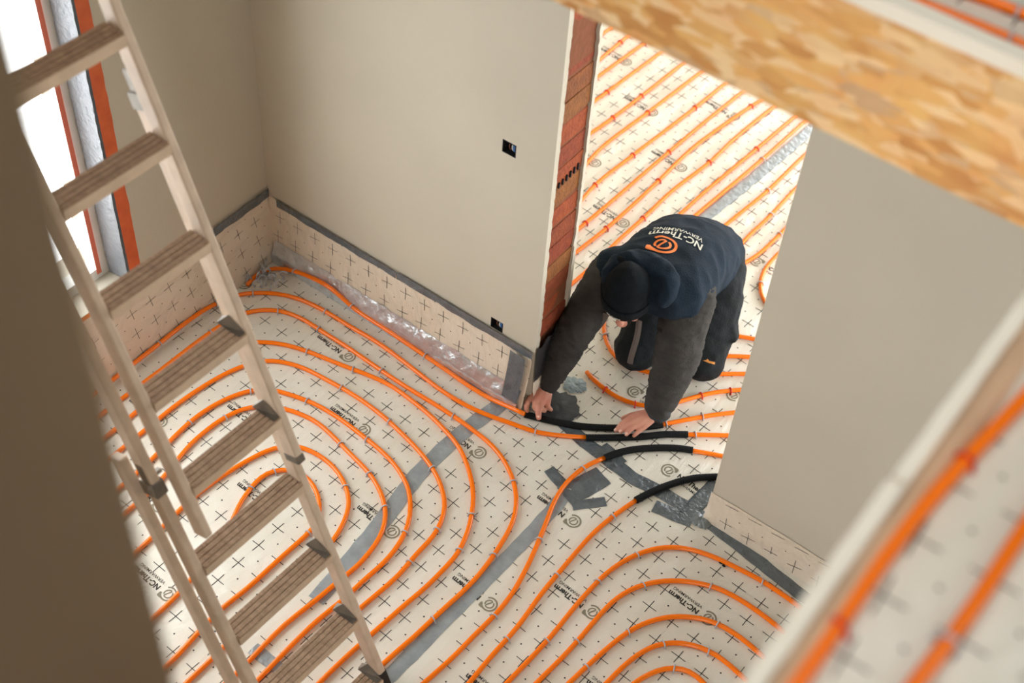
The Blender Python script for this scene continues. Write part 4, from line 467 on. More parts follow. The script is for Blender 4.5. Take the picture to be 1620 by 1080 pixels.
# ------------------------------------------------------------------ pipes, sleeves, clips
def clip_mesh(name, r=0.0126, t=0.0028):
    pts_ = [(0, -r - 0.004, 0.0), (0, -r, 0.0)] + [(0, -r * math.cos(a), r * math.sin(a)) for a in [math.pi * k / 8 for k in range(0, 9)]] + [(0, r, 0.0), (0, r + 0.005, 0.0)]
    P = [Vector((p[0], p[1], p[2] + 0.0)) for p in pts_]
    P = [Vector((0, -r - 0.005, -0.006)), Vector((0, -r, -0.008))] + P[2:-2] + [Vector((0, r, -0.008)), Vector((0, r + 0.006, -0.006))]
    bm = bmesh.new(); tube_into(bm, P, t, 5, True, Vector((1, 0, 0))); return bmesh_to(name, bm, True)
CLM = clip_mesh('pipe_clip'); CLM.materials.append(CLIPG); CLMR = CLM.copy(); CLMR.materials.clear(); CLMR.materials.append(CLIPR)
def put_clips(parent, path, spots, me):
    for s in spots:
        s = Vector(s); i = min(range(len(path)), key=lambda k: (path[k] - s).length); d = (path[min(i + 2, len(path) - 1)] - path[max(i - 2, 0)]).normalized()
        o = obj('pipe_clip', me, None, parent); a = math.atan2(d.y, d.x) + random.uniform(-0.25, 0.25)
        o.matrix_world = Matrix.Translation(path[i]) @ Matrix.Rotation(a, 4, 'Z') @ Matrix.Rotation(random.uniform(-0.2, 0.2), 4, 'X')
LBL = {
'T0': 'orange pipe lying tight against the silver strip below the plaster wall', 'T1': 'second orange pipe from the plaster wall, entering the lower black sleeve at the doorway',
'T2': 'third orange pipe from the plaster wall, widest arc that turns back toward ladder', 'T3': 'fourth orange pipe from the plaster wall, turning back just inside the widest arc',
'T4': 'fifth orange pipe from the plaster wall, third arc counted inward', 'T5': 'sixth orange pipe from plaster wall, fourth arc counted inward',
'T6': 'seventh orange pipe from plaster wall, fifth arc counted inward', 'T7': 'orange pipe next to the innermost hairpin behind the ladder', 'T8': 'innermost orange hairpin pipe seen between the ladder treads',
'B1': 'orange pipe curving down from the short arched black sleeve beside the grey tape', 'B2': 'orange pipe running down from the black sleeve that vanishes behind right wall',
'B3': 'outermost orange arch of the lower right loops', 'B4': 'second orange arch of the lower right loops', 'B5': 'third orange arch of the lower right loops', 'B6': 'fourth orange arch of the lower right loops', 'B7': 'smallest orange arch at the bottom edge of the lower right loops',
'D0': 'orange pipe with red clips bending past in front of the kneeling worker', 'D1': 'orange pipe leaving the black sleeve under the left hand toward right wall', 'D2': 'orange pipe between straight black sleeve and right wall edge', 'D3': 'orange pipe end leaving the arched black sleeve toward right wall',
'D4': 'orange pipe curling round under the worker\'s knees', 'D5': 'orange pipe just right of the worker\'s knee pocket', 'D6': 'orange pipe emerging behind the worker\'s trouser leg near hip', 'K16': 'short orange bend peeking out beside right wall edge behind the worker'}
for i in range(1, 16): LBL['K%d' % i] = '%s straight orange pipe from the top corner of the back room floor' % ['first', 'second', 'third', 'fourth', 'fifth', 'sixth', 'seventh', 'eighth', 'ninth', 'tenth', 'eleventh', 'twelfth', 'thirteenth', 'fourteenth', 'fifteenth'][i - 1]
RED = {'D0'} | {'K%d' % i for i in range(1, 12)}
PATHS = {}
for k_, p_ in PIPES.items():
    path = smooth_path(p_, 0.025); PATHS[k_] = path
    if k_[0] == 'K' or k_[0] in 'TB':
        for q in path: q.z += 0.0012 + 0.0008 * noise.noise(Vector((q.x * 4, q.y * 4, 2)))
    o = obj('heating_pipe', tube_mesh('heating_pipe', path, 0.0093, 10), ORANGE)
    tag(o, LBL[k_], 'pipe', 'pipes in the back room' if k_[0] == 'K' else ('pipes at the doorway' if k_[0] == 'D' else ('left loops of heating pipe' if k_[0] == 'T' else 'right loops of heating pipe')))
    put_clips(o, path, CLIPS.get(k_, []), CLMR if k_ in RED else CLM)
for k_, p_ in UP.items():
    path = smooth_path(p_, 0.025)
    o = obj('heating_pipe', tube_mesh('heating_pipe', path, 0.0098, 14), ORANGE)
    tag(o, {'N1': 'blurred orange pipe with two red clips on the near upper floor', 'N2': 'blurred orange pipe at bottom right corner with one grey clip', 'U1': 'blurred orange pipe just behind the white rim of upper floor', 'U2': 'blurred orange pipe in the top right corner of the picture'}[k_], 'pipe', 'pipes on the upper floor')
    put_clips(o, path, UPCLIPS[k_], CLMR if k_ == 'N1' else CLM)
for k_, p_ in SLEEVES.items():
    path = smooth_path(p_, 0.004); n_ = len(path)
    o = obj('pipe_sleeve', tube_mesh('pipe_sleeve', path, [0.0142 + 0.0004 * math.sin(i * 2.1) for i in range(n_)], 14), FOAMB)
    tag(o, {'S1': 'long black foam sleeve held down by the worker\'s hands', 'S2': 'straight black foam sleeve lying under the worker\'s left fingertips', 'S3': 'arched black foam sleeve in front of the doorway, not touched', 'S4': 'black foam sleeve running behind the right wall corner'}[k_], 'pipe sleeve', 'black sleeves at the doorway')
# ------------------------------------------------------------------ tapes
TL = {'A': 'long grey duct tape strip crossing under the left pipe loops', 'B': 'long grey duct tape strip between the left and right pipe loops', 'TH': 'grey duct tape strip along the doorway threshold', 'RW': 'grey duct tape strip at the foot of the right wall',
 'BK': 'pale grey duct tape strip on the bright back room floor', 'p1': 'small square end of grey tape left of the arched pipe', 'p2': 'wide crumpled grey tape patch under the arched pipe', 'p3': 'small torn grey tape piece below the crumpled patch', 'p4': 'short grey tape scrap beside the start of arched sleeve', 'p5': 'grey tape patch below the sleeve at right wall corner', 'p6': 'shiny grey tape strip reaching up to right wall corner', 'ld': 'short grey tape piece on the floor under the lowest ladder treads'}
for i, (k_, (p_, wd)) in enumerate(TAPES.items()):
    o = obj('duct_tape', strip_mesh('duct_tape', p_, wd, 0.0020 + 0.0002 * i, 0.0014 if k_[0] != 'p' else 0.0045, 0.004, 7, i * 3.7), DUCT if k_ in ('BK', 'A', 'ld', 'B') else DUCTD)
    tag(o, TL[k_], 'tape', 'duct tape on the floor')
def wall_tape(name, x0, x1, z0, z1, axis, m, seed, label, drop=0.012):
    def f(u, v):
        t = x0 + (x1 - x0) * u; zz = z0 + (z1 - z0) * v + (drop * noise.noise(Vector((t * 10, seed, 0))) if v < 0.05 else 0.002 * noise.noise(Vector((t * 25, seed, 5))))
        off = 0.012 + 0.002 * noise.noise(Vector((t * 40, zz * 40, seed))) + (0.012 + 0.055 * (1 - min(1, zz / 0.335)) ** 1.6 if drop == 0 else 0)
        return (t, YN - off, zz) if axis == 'x' else (XL + off, t, zz)
    o = wavy_sheet(name, f, 50, 4, m); tag(o, label, 'tape', 'tape along the top of the foil skirting'); return o
wall_tape('duct_tape', -3.325, -2.66, 0.300, 0.338, 'x', DUCTD, 1, 'grey tape along foil top on plaster wall, from corner to middle')
wall_tape('duct_tape', -2.655, -1.963, 0.300, 0.342, 'x', DUCTD, 2, 'grey tape along foil top on plaster wall, ending at brick corner')
wall_tape('duct_tape', -2.06, -1.985, 0.06, 0.302, 'x', DUCTD, 3, 'upright grey tape strip closing the foil beside the brick corner', 0.0)
wall_tape('duct_tape', 2.80, 3.125, 0.325, 0.372, 'y', DUCTD, 4, 'grey tape on window wall reaching into the room corner')
wall_tape('duct_tape', 2.55, 2.70, 0.365, 0.405, 'y', DUCTD, 5, 'short grey tape piece on window wall behind the ladder tread')
# dark tape wrapped round the brick foot
def jt(u, v): return (BX + 0.022 + 0.003 * noise.noise(Vector((u * 9, v * 9, 4))), YN - 0.006 + 0.16 * u, 0.17 + (0.15 + 0.10 * (0.5 + noise.noise(Vector((u * 3.1, 9, 0))))) * v)
o = wavy_sheet('duct_tape', jt, 14, 8, mat('tape_black', (44, 42, 44), 0.4, bump=0.3)); tag(o, 'dark tape wrapped around the foot of the brick wall end', 'tape')
# crinkled silver edge strip along the wall foot
def silver(u, v):
    x = -3.33 + (-1.985 + 3.33) * u; a = v; R = 0.004 * noise.noise(Vector((x * 8, v * 2, 0)))
    w_ = 0.0045 * noise.noise(Vector((x * 22, v * 3, 3))) + 0.002 * noise.noise(Vector((x * 70, v * 7, 8)))
    y = YN - 0.064 + 0.030 * max(0, v - 0.45) / 0.55 + 0.5 * R + 0.9 * w_; zz = 0.004 + 0.112 * v + 0.008 * noise.noise(Vector((x * 11, 2, 5))) * v
    if v < 0.05: zz = 0.002
    return (x, y, max(zz, 0.0015))
tag(wavy_sheet('edge_strip', silver, 240, 14, SILVER), 'crinkled silver edge strip along the foot of plaster wall', 'edge strip')
def leftstrip(u, v):
    y = 1.0 + (3.10 - 1.0) * u; R = 0.05 + 0.004 * noise.noise(Vector((y * 8, v * 2, 10))); a = v * math.pi / 2; w_ = 0.003 * noise.noise(Vector((y * 50, v * 5, 3)))
    return (XL + 0.012 + (R + w_) * math.cos(a) * 0.45, y, max(0.0015, (R + w_) * math.sin(a)))
tag(wavy_sheet('edge_strip', leftstrip, 160, 10, DUCTD), 'dark grey edge strip along the foot of window wall', 'edge strip')
def crumple(name, cx, cy, rx, ry, h, m, label, seed, cat='plastic film'):
    V = []; F = []; n = 26
    for j in range(n + 1):
        for i in range(n + 1):
            u = i / n * 2 - 1; v = j / n * 2 - 1; r = max(abs(u), abs(v)); ang = math.atan2(v, u); k = 1 + 0.25 * noise.noise(Vector((math.cos(ang) * 2, math.sin(ang) * 2, seed))) + 0.22 * noise.noise(Vector((math.cos(ang) * 5, math.sin(ang) * 5, seed)))
            s = r / max(1e-6, math.hypot(u, v)); x = u * s * rx * k; y = v * s * ry * k
            hh = h * (1 - r ** 2) * (0.5 + abs(noise.noise(Vector((x * 22, y * 22, seed)))) * 1.6 + 0.6 * abs(noise.noise(Vector((x * 60, y * 60, seed)))))
            V.append((cx + x, cy + y, 0.0035 + max(0, hh)))
    for j in range(n):
        for i in range(n): a = j * (n + 1) + i; F.append((a, a + 1, a + n + 2, a + n + 1))
    o = obj(name, mesh(name, V, F, True), m); tag(o, label, cat); return o
crumple('plastic_film', -1.865, 3.205, 0.085, 0.085, 0.0025, mat('film_dark', (72, 76, 80), 0.22, metal=0.15, bump=0.15, bscale=40), 'dark crumpled film scrap between brick foot and worker\'s right hand', 3)
crumple('plastic_film', -1.885, 3.345, 0.05, 0.045, 0.003, mat('film_blue', (140, 156, 164), 0.2, metal=0.2, bump=0.4, bscale=50), 'pale blue crumpled film behind the worker\'s forearm', 6)
crumple('plastic_film', -1.115, 3.10, 0.045, 0.035, 0.012, mat('film_grey', (128, 136, 138), 0.2, metal=0.2, bump=0.4, bscale=50), 'crumpled shiny film at the right wall corner', 9)
# window: sealing tape frame and plastic film on the reveal
def rt(u, v): y = 2.362 + (0.058 + 0.004 * noise.noise(Vector((v * 30, 0, 1)))) * u; return (XL + 0.003 + 0.0012 * noise.noise(Vector((u * 5, v * 40, 2))), y, 0.385 + 2.1 * v)
tag(wavy_sheet('sealing_tape', rt, 6, 120, REDTAPE), 'red-orange sealing tape running up the wall beside window', 'tape')
def rb(u, v): y = 0.9 + 1.46 * u; return (XL + 0.003, y, 0.372 + 0.024 * v)
tag(wavy_sheet('sealing_tape', rb, 40, 2, ORTAPE), 'bright orange tape strip along the bottom of window', 'tape')
def ri(u, v): return (XL - 0.004 - 0.10 * u, 2.357 - 0.012 * u - 0.006 * abs(noise.noise(Vector((u * 6, v * 34, 6)))), 0.40 + 2.04 * v)
tag(wavy_sheet('plastic_film', ri, 12, 150, mat('film_reveal', (122, 127, 134), 0.25, spec=0.6, bump=0.5, bscale=60)), 'crinkled grey plastic film lining the window reveal', 'plastic film')
def rf(u, v): return (XL - 0.106, 2.312 - 0.022 * u, 0.42 + 2.0 * v)
tag(wavy_sheet('sealing_tape', rf, 2, 20, mat('tape_edge', (226, 120, 92), 0.5)), 'thin salmon tape line on the window frame edge', 'tape')
def dk(u, v): return (XL + 0.004, 2.352 + 0.011 * u + 0.002 * noise.noise(Vector((v * 60, 0, 3))), 0.41 + 2.0 * v)
tag(wavy_sheet('plastic_film', dk, 2, 90, mat('film_edge_dark', (70, 82, 92), 0.4)), 'dark film edge beside the red-orange tape', 'plastic film')
# heap of spare clips in the room corner
for i in range(26):
    a = random.uniform(0, 6.28); r = random.uniform(0, 1) ** 0.6
    x = -3.255 + 0.085 * r * math.cos(a) - 0.02; y = 2.965 + 0.085 * r * math.sin(a)
    o = obj('loose_clip', CLM, None); o.matrix_world = Matrix.Translation((max(x, XL + 0.06), min(y, 3.06), 0.012 + random.uniform(0, 0.03))) @ Matrix.Rotation(random.uniform(0, 6.28), 4, 'Z') @ Matrix.Rotation(random.uniform(-1.4, 1.4), 4, 'X') @ Matrix.Scale(1.15, 4)
    tag(o, 'loose grey pipe clip heaped in the corner below the plaster wall', 'pipe clip', 'spare clips in the corner')
# ------------------------------------------------------------------ ladder
ALU = mat('ladder_rail', (206, 186, 166), 0.55, var=0.12, vscale=14, bump=0.15, bscale=40)
ALUG = mat('ladder_rail_grey', (178, 174, 164), 0.5, var=0.08, vscale=14)
TREAD = mat('ladder_tread_worn', (130, 103, 80), 0.75, rgb2=(166, 138, 112), vscale=16, bump=0.4, bscale=50, stretch=(6, 1, 6))
TREADF = mat('ladder_tread_front', (206, 184, 160), 0.6, var=0.1, vscale=20)
RUB = mat('rubber_black', (28, 27, 27), 0.7); STEEL = mat('fitting_steel', (120, 112, 102), 0.5, metal=0.4, var=0.2, vscale=30)
th, lean = math.radians(2.0), math.radians(69.3)
E_ = Vector((math.cos(th), -math.sin(th), 0)); D_ = Vector((math.sin(th), math.cos(th), 0)); UL = (-E_ * math.cos(lean) + Vector((0, 0, 1)) * math.sin(lean)); NL = D_.cross(UL).normalized()
if NL.x < 0: NL = -NL
FP = Vector((-1.5556, 1.8132, 0.0))
LM = Matrix((( D_.x, NL.x, UL.x, FP.x), (D_.y, NL.y, UL.y, FP.y), (D_.z, NL.z, UL.z, FP.z), (0, 0, 0, 1)))   # local: x across, y out of ladder front, z up the rails
sl = math.sin(lean)
lad = empty('ladder', FP); tag(lad, 'weathered extension ladder leaning up to the stairwell at left', 'ladder')
def lpart(name, me, m, parent=None):
    o = obj(name, me, m, parent or lad)
    if parent is None: o.matrix_parent_inverse = Matrix.Translation(-FP); o.matrix_basis = LM
    return o
def rail(name, xc, y0, y1, s0, s1, m, w_=0.028, parent=None):
    bm = bmesh.new(); add_box(bm, (xc - w_ / 2, y0, s0), (xc + w_ / 2, y1, s1)); bevel(bm, 0.006, 2); return lpart(name, bmesh_to(name, bm), m, parent)
def tread(xl, xr, s, yb, yf, bracket=False):
    # tread stays level: rotate box about the rung axis by the lean
    Mr = Matrix.Translation((0, (yb + yf) / 2, s)) @ Matrix.Rotation(-(math.pi / 2 - lean), 4, 'X')
    bm = bmesh.new(); add_box(bm, (xl, -0.040, -0.024), (xr, 0.036, 0.010), Mr); t = lpart('tread', bmesh_to('tread', bm), TREADF)
    bm = bmesh.new()
    for k in range(4):
        y0 = -0.039 + k * 0.019; add_box(bm, (xl + 0.001, y0, 0.010), (xr - 0.001, y0 + 0.0155, 0.014), Mr)
    bevel(bm, 0.0015, 1); lpart('tread_grip', bmesh_to('tread_grip', bm), TREAD, t)
    if bracket:
        bm = bmesh.new(); q = [Mr @ Vector(p) for p in ((xr - 0.002, 0.03, 0.014), (xr - 0.002, -0.062, 0.018), (xr - 0.002, -0.036, 0.040), (xr - 0.03, -0.055, 0.018), (xr - 0.026, 0.03, 0.016))]
        vs = [bm.verts.new(p) for p in q]; bm.faces.new((vs[0], vs[1], vs[2])); bm.faces.new((vs[0], vs[4], vs[3], vs[1])); bm.faces.new((vs[1], vs[3], vs[2])); bm.faces.new((vs[0], vs[2], vs[3], vs[4]))
        lpart('bracket', bmesh_to('bracket', bm), STEEL, t)
# upper (front) section
s1a, s1b = 1.05 / sl, 3.45 / sl
rail('rail', -0.038, 0.0, 0.058, s1a, s1b, ALU); rail('rail', -0.404, 0.0, 0.058, s1a, s1b, ALU)
for i, zt in enumerate((3.21, 2.92, 2.635, 2.35, 2.065, 1.785, 1.50, 1.215)): tread(-0.39, -0.052, zt / sl, 0.0, 0.058, i > 5)
# lower (rear) section
s2a, s2b = 0.10 / sl, 2.17 / sl
rail('rail', -0.020, -0.060, -0.004, s2a, s2b, ALU, 0.03); rail('rail', -0.450, -0.060, -0.004, s2a, s2b, ALU, 0.03)
for i, zt in enumerate((0.935, 0.655, 0.375, 0.10)): tread(-0.435, -0.035, (zt) / sl, -0.06, 0.0, i > 0)
for xc in (-0.020, -0.450): rail('rubber_foot', xc, -0.062, -0.002, 0.0, s2a + 0.015, RUB, 0.034)
# third section folded behind
s3b = 1.34 / sl
rail('rail', 0.012, -0.118, -0.066, 0.02, 0.62 / sl, ALU, 0.028); rail('rail', -0.478, -0.118, -0.066, 0.02, s3b, ALU, 0.028)
# hooks and stops at the section ends
def fitting(xc, s, y0, y1):
    bm = bmesh.new(); add_box(bm, (xc - 0.021, y0 - 0.004, s - 0.03), (xc + 0.021, y1 + 0.004, s + 0.02)); add_box(bm, (xc - 0.016, y0 + 0.01, s + 0.02), (xc - 0.004, y1 - 0.01, s + 0.085)); add_box(bm, (xc + 0.004, y0 + 0.02, s + 0.024), (xc + 0.038, y1 - 0.014, s + 0.036))
    bevel(bm, 0.003, 1); lpart('hook', bmesh_to('hook', bm), STEEL)
fitting(-0.020, s2b - 0.01, -0.06, -0.004); fitting(-0.450, 1.24 / sl, -0.06, -0.004); fitting(-0.450, s2b - 0.01, -0.06, -0.004)
rail('stop', -0.038, -0.002, 0.06, s1a - 0.012, s1a + 0.02, STEEL, 0.032)
# ------------------------------------------------------------------ kneeling worker
V3 = Vector
def vv(k): return Vector(PT[k])
NAVY = mat('vest_navy', (19, 32, 45), 0.9, var=0.22, vscale=9, bump=0.35, bscale=160, spec=0.2)
BLACKK = mat('beanie_black', (16, 21, 26), 0.95, var=0.2, vscale=12, bump=0.6, bscale=240, spec=0.15)
SLV = mat('sweater_charcoal', (62, 60, 58), 0.95, var=0.2, vscale=14, bump=0.5, bscale=220, spec=0.15)
TRS = mat('trousers_black', (22, 26, 30), 0.85, var=0.3, vscale=10, bump=0.35, bscale=120, spec=0.25)
SKIN = mat('skin', (205, 150, 128), 0.55, rgb2=(190, 122, 104), vscale=18, bump=0.15, bscale=120, spec=0.35)
HAIRM = mat('hair_brown', (92, 66, 48), 0.8); VPO = mat('vest_print_orange', (226, 118, 42), 0.7); VPW = mat('vest_print_white', (206, 206, 196), 0.7); CORD = mat('drawcord', (92, 84, 80), 0.8)
LAT = V3((0.96, 0.27, 0)).normalized(); FWD = V3((0.27, -0.96, 0)).normalized()
def loft(bm, secs, seg=20, lat=None, power=2.0):
    """secs: (center, r_lateral, r_other); cross-sections perpendicular to the path"""
    cs = [V3(s[0]) for s in secs]; rings = []
    for i, s in enumerate(secs):
        d = (cs[min(i + 1, len(cs) - 1)] - cs[max(i - 1, 0)]).normalized(); l = (lat or LAT); l = (l - d * l.dot(d)).normalized(); o = d.cross(l).normalized()
        ring = []
        for k in range(seg):
            a = 2 * math.pi * k / seg; ca, sa = math.cos(a), math.sin(a); e = 2 / power
            ring.append(bm.verts.new(cs[i] + l * (s[1] * math.copysign(abs(ca) ** e, ca)) + o * (s[2] * math.copysign(abs(sa) ** e, sa))))
        rings.append(ring)
    for a, b in zip(rings, rings[1:]):
        for k in range(seg): bm.faces.new((a[k], a[(k + 1) % seg], b[(k + 1) % seg], b[k]))
    for ring, c, sgn in ((rings[0], cs[0] - (cs[1] - cs[0]).normalized() * secs[0][2] * 0.35, 1), (rings[-1], cs[-1] + (cs[-1] - cs[-2]).normalized() * secs[-1][2] * 0.35, -1)):
        t = bm.verts.new(c)
        for k in range(seg): bm.faces.new((t, ring[(k + 1) % seg], ring[k]) if sgn > 0 else (t, ring[k], ring[(k + 1) % seg]))
def limb(bm, pts_, radii, seg=14, n=5):
    path = smooth_path(pts_, 0.012) if len(pts_) > 2 else [V3(pts_[0]).lerp(V3(pts_[1]), t / 6) for t in range(7)]
    L = [0]
    for a, b in zip(path, path[1:]): L.append(L[-1] + (b - a).length)
    K = [0]; P = [V3(p) for p in pts_]
    for a, b in zip(P, P[1:]): K.append(K[-1] + (b - a).length)
    rr = []
    for l in L:
        t = l / L[-1] * K[-1]; i = max(0, min(len(K) - 2, next((q for q in range(len(K) - 1) if t <= K[q + 1]), len(K) - 2))); f = (t - K[i]) / max(1e-6, K[i + 1] - K[i]); f = min(1, max(0, f)); rr.append(radii[i] * (1 - f) + radii[i + 1] * f)
    tube_into(bm, path, rr, seg, True)
    for p, r in ((path[0], rr[0]), (path[-1], rr[-1])): bmesh.ops.create_icosphere(bm, subdivisions=2, radius=r * 0.98, matrix=Matrix.Translation(p))
def fold(me, amp, sc, seed, along=None):
    """cloth creases pressed into a mesh along its normals"""
    me.update(); nn = [v.normal.copy() for v in me.vertices]
    for v, n_ in zip(me.vertices, nn):
        q = v.co * sc
        if along is not None: q = q + along * ((v.co.dot(along)) * sc * 1.6)
        v.co += n_ * (amp * (1 - 2 * abs(noise.noise(q + V3((seed, seed, 0))))) + amp * 0.4 * noise.noise(q * 2.3 + V3((0, seed, 1))))
    me.update()
HIP = V3((-1.745, 3.955, 0.40)); CH = V3((-1.70, 3.56, 0.575)); NB = V3((-1.715, 3.44, 0.585)); HD = vv('head')
shR, elR, wrR = vv('rsh') + V3((0.015, 0.03, -0.055)), vv('rel'), vv('rw'); shL, elL, wrL = vv('lsh') + V3((-0.02, 0.03, -0.06)), vv('lel'), vv('lw')
K1 = V3((-1.765, 3.625, 0.085)); K2 = V3((-1.525, 3.745, 0.085)); H1 = HIP - LAT * 0.10; H2 = HIP + LAT * 0.10
A1 = V3((-1.87, 4.02, 0.06)); A2 = V3((-1.69, 4.09, 0.06))
# head frame
FH = V3((0.36, -0.85, -0.27)).normalized(); LH = V3((0.90, 0.40, 0.0)); LH = (LH - FH * LH.dot(FH)).normalized(); UH = LH.cross(FH).normalized()
if UH.z < 0: UH = -UH
HD = HD + V3((0.0, 0.005, -0.012))
person = empty('person', (HIP.x, HIP.y, 0)); tag(person, 'worker in navy vest and black beanie kneeling and pressing down a black pipe sleeve', 'person')
def pp(name, me, m, parent=None):
    o = obj(name, me, m, parent or person)
    if parent is None: o.matrix_parent_inverse = Matrix.Translation(-V3((HIP.x, HIP.y, 0)))
    return o
# ---- body: head, trunk, arms with hands, legs as one surface
bm = bmesh.new()
loft(bm, [(HIP, 0.15, 0.12), (HIP.lerp(CH, 0.5) + V3((0, 0, 0.015)), 0.14, 0.10), (CH, 0.16, 0.10), (NB + V3((0, 0.02, 0)), 0.12, 0.08), (NB, 0.065, 0.062), (HD - UH * 0.06 - FH * 0.03, 0.06, 0.06)])
def hp(f, l, u): return HD + FH * f + LH * l + UH * u
loft(bm, [(hp(0.0, 0, 0.115), 0.03, 0.035), (hp(-0.002, 0, 0.10), 0.058, 0.07), (hp(0, 0, 0.06), 0.076, 0.094), (hp(0, 0, 0.01), 0.080, 0.098), (hp(0.008, 0, -0.04), 0.072, 0.088), (hp(0.022, 0, -0.085), 0.055, 0.062), (hp(0.036, 0, -0.118), 0.03, 0.036)], 20, LH)
# nose, brow, cheeks, chin, lips, ears
def ball(p, r, sc=(1, 1, 1), fr=None):
    M_ = Matrix.Translation(p) @ (Matrix((( FH.x, LH.x, UH.x, 0), (FH.y, LH.y, UH.y, 0), (FH.z, LH.z, UH.z, 0), (0, 0, 0, 1)))) @ Matrix.Diagonal((sc[0], sc[1], sc[2], 1)); bmesh.ops.create_icosphere(bm, subdivisions=2, radius=r, matrix=M_)
ball(hp(0.100, 0, -0.022), 0.017, (0.9, 0.75, 1.7)); ball(hp(0.112, 0, -0.040), 0.0145, (1.1, 1.0, 0.85)); ball(hp(0.098, 0.011, -0.043), 0.009); ball(hp(0.098, -0.011, -0.043), 0.009)
ball(hp(0.085, 0.03, 0.012), 0.016, (0.8, 1.6, 0.6)); ball(hp(0.085, -0.03, 0.012), 0.016, (0.8, 1.6, 0.6)); ball(hp(0.072, 0.042, -0.032), 0.022); ball(hp(0.072, -0.042, -0.032), 0.022)
ball(hp(0.090, 0, -0.066), 0.011, (0.8, 2.0, 0.55)); ball(hp(0.088, 0, -0.077), 0.011, (0.8, 1.8, 0.6)); ball(hp(0.076, 0, -0.104), 0.019, (1, 1.3, 0.9))
for s in (1, -1):
    ball(hp(-0.008, s * 0.081, -0.012), 0.024, (0.75, 0.35, 1.25)); ball(hp(-0.004, s * 0.086, -0.030), 0.010, (0.8, 0.6, 1))
limb(bm, [CH - LAT * 0.12, shR, elR, wrR], [0.06, 0.055, 0.042, 0.029]); limb(bm, [CH + LAT * 0.12, shL, elL, wrL], [0.06, 0.055, 0.042, 0.030])
limb(bm, [H1, K1], [0.10, 0.062]); limb(bm, [H2, K2], [0.10, 0.062]); limb(bm, [K1, A1], [0.058, 0.04]); limb(bm, [K2, A2], [0.058, 0.04])
def palm(wr, knuckles, thick):
    # slab from the wrist to the row of knuckles
    for kn, r in zip(knuckles, (0.0138, 0.0142, 0.0138, 0.0128)): limb(bm, [wr.lerp(kn, 0.08), wr.lerp(kn, 0.55) + V3((0, 0, 0.004)), kn], [0.024, 0.0198, r], 10)
def finger(pts_, rad): limb(bm, pts_, rad, 10)
kr = [vv('rk_i'), vv('rk_m'), vv('rk_r'), vv('rk_p')]; palm(wrR, kr, 0.02)
finger([kr[0], vv('ri_m') + V3((-0.002, -0.004, 0.010)), vv('ri_t') + V3((0, 0.004, 0.012)), vv('ri_t') + V3((0.004, 0.004, -0.006))], [0.0136, 0.0122, 0.0108, 0.0092])
for kn, tp, dx in ((kr[1], vv('rm_t'), 0), (kr[2], vv('rr_t'), 0), (kr[3], vv('rp_t'), 0)):
    finger([kn, kn + V3((0.006, -0.020, -0.012)), tp + V3((0.002, 0.0, 0.014)), tp + V3((0.004, 0.010, 0.002))], [0.0134, 0.0120, 0.0108, 0.0092])
finger([vv('rth0'), vv('rth1') + V3((0.004, 0.004, 0.006)), vv('rth1').lerp(vv('rth2'), 0.55) + V3((0, 0, 0.008)), vv('rth2') + V3((0, 0, 0.006))], [0.020, 0.0158, 0.0136, 0.0114])
kl = [vv('lk1'), vv('lk2'), vv('lk3'), vv('lk4')]; palm(wrL, kl, 0.02)
for kn, md, tp, r in zip(kl, (vv('lm1'), vv('lm2'), vv('lm3'), vv('lm4')), (vv('lt1'), vv('lt2'), vv('lt3'), vv('lt4')), (0.0120, 0.0124, 0.0120, 0.0112)):
    finger([kn, md + V3((0, 0, 0.009)), md.lerp(tp, 0.6) + V3((0, 0, 0.003)), tp], [r, r * 0.94, r * 0.86, r * 0.74])
finger([wrL.lerp(vv('lth1'), 0.4), vv('lth1'), vv('lth2'), vv('lth3') + V3((0, 0, 0.01))], [0.020, 0.015, 0.012, 0.010])
body = pp('body', remeshed('body', bm, 0.0033, 3, 0.45), SKIN)
# nails and knuckle creases
NAIL = mat('nail', (226, 182, 164), 0.35)
def nail(tip, prev, up_=V3((0, -0.3, 1)), r=0.0062):
    d = (tip - prev).normalized(); u_ = (up_ - d * up_.dot(d)).normalized(); s = d.cross(u_); bm2 = bmesh.new()
    bmesh.ops.create_icosphere(bm2, subdivisions=2, radius=1.0, matrix=Matrix.Translation(tip + u_ * r * 1.12 - d * 0.002) @ Matrix(((d.x, s.x, u_.x, 0), (d.y, s.y, u_.y, 0), (d.z, s.z, u_.z, 0), (0, 0, 0, 1))) @ Matrix.Diagonal((0.0068, 0.0056, 0.0018, 1)))
    pp('fingernail', bmesh_to('fingernail', bm2, True), NAIL, body)
nail(vv('rth2') + V3((0, 0, 0.006)), vv('rth1'), V3((0.3, -0.6, 0.7)), 0.0096); nail(vv('lt1'), vv('lm1'), V3((-0.2, -0.3, 0.9)), 0.0088); nail(vv('lt2'), vv('lm2'), V3((-0.1, -0.4, 0.9)), 0.0092); nail(vv('lt3'), vv('lm3'), V3((0, -0.4, 0.9)), 0.0090)
# eyes under the brows
EYE = mat('eye_dark', (48, 36, 30), 0.3)
for s in (1, -1):
    bm2 = bmesh.new(); bmesh.ops.create_icosphere(bm2, subdivisions=2, radius=0.0095, matrix=Matrix.Translation(hp(0.083, s * 0.031, -0.006))); pp('eye', bmesh_to('eye', bm2, True), EYE, body)
    bm2 = bmesh.new(); tube_into(bm2, [hp(0.092, s * 0.014, 0.012), hp(0.097, s * 0.03, 0.018), hp(0.088, s * 0.048, 0.012)], 0.004, 8); pp('eyebrow', bmesh_to('eyebrow', bm2, True), HAIRM, body)
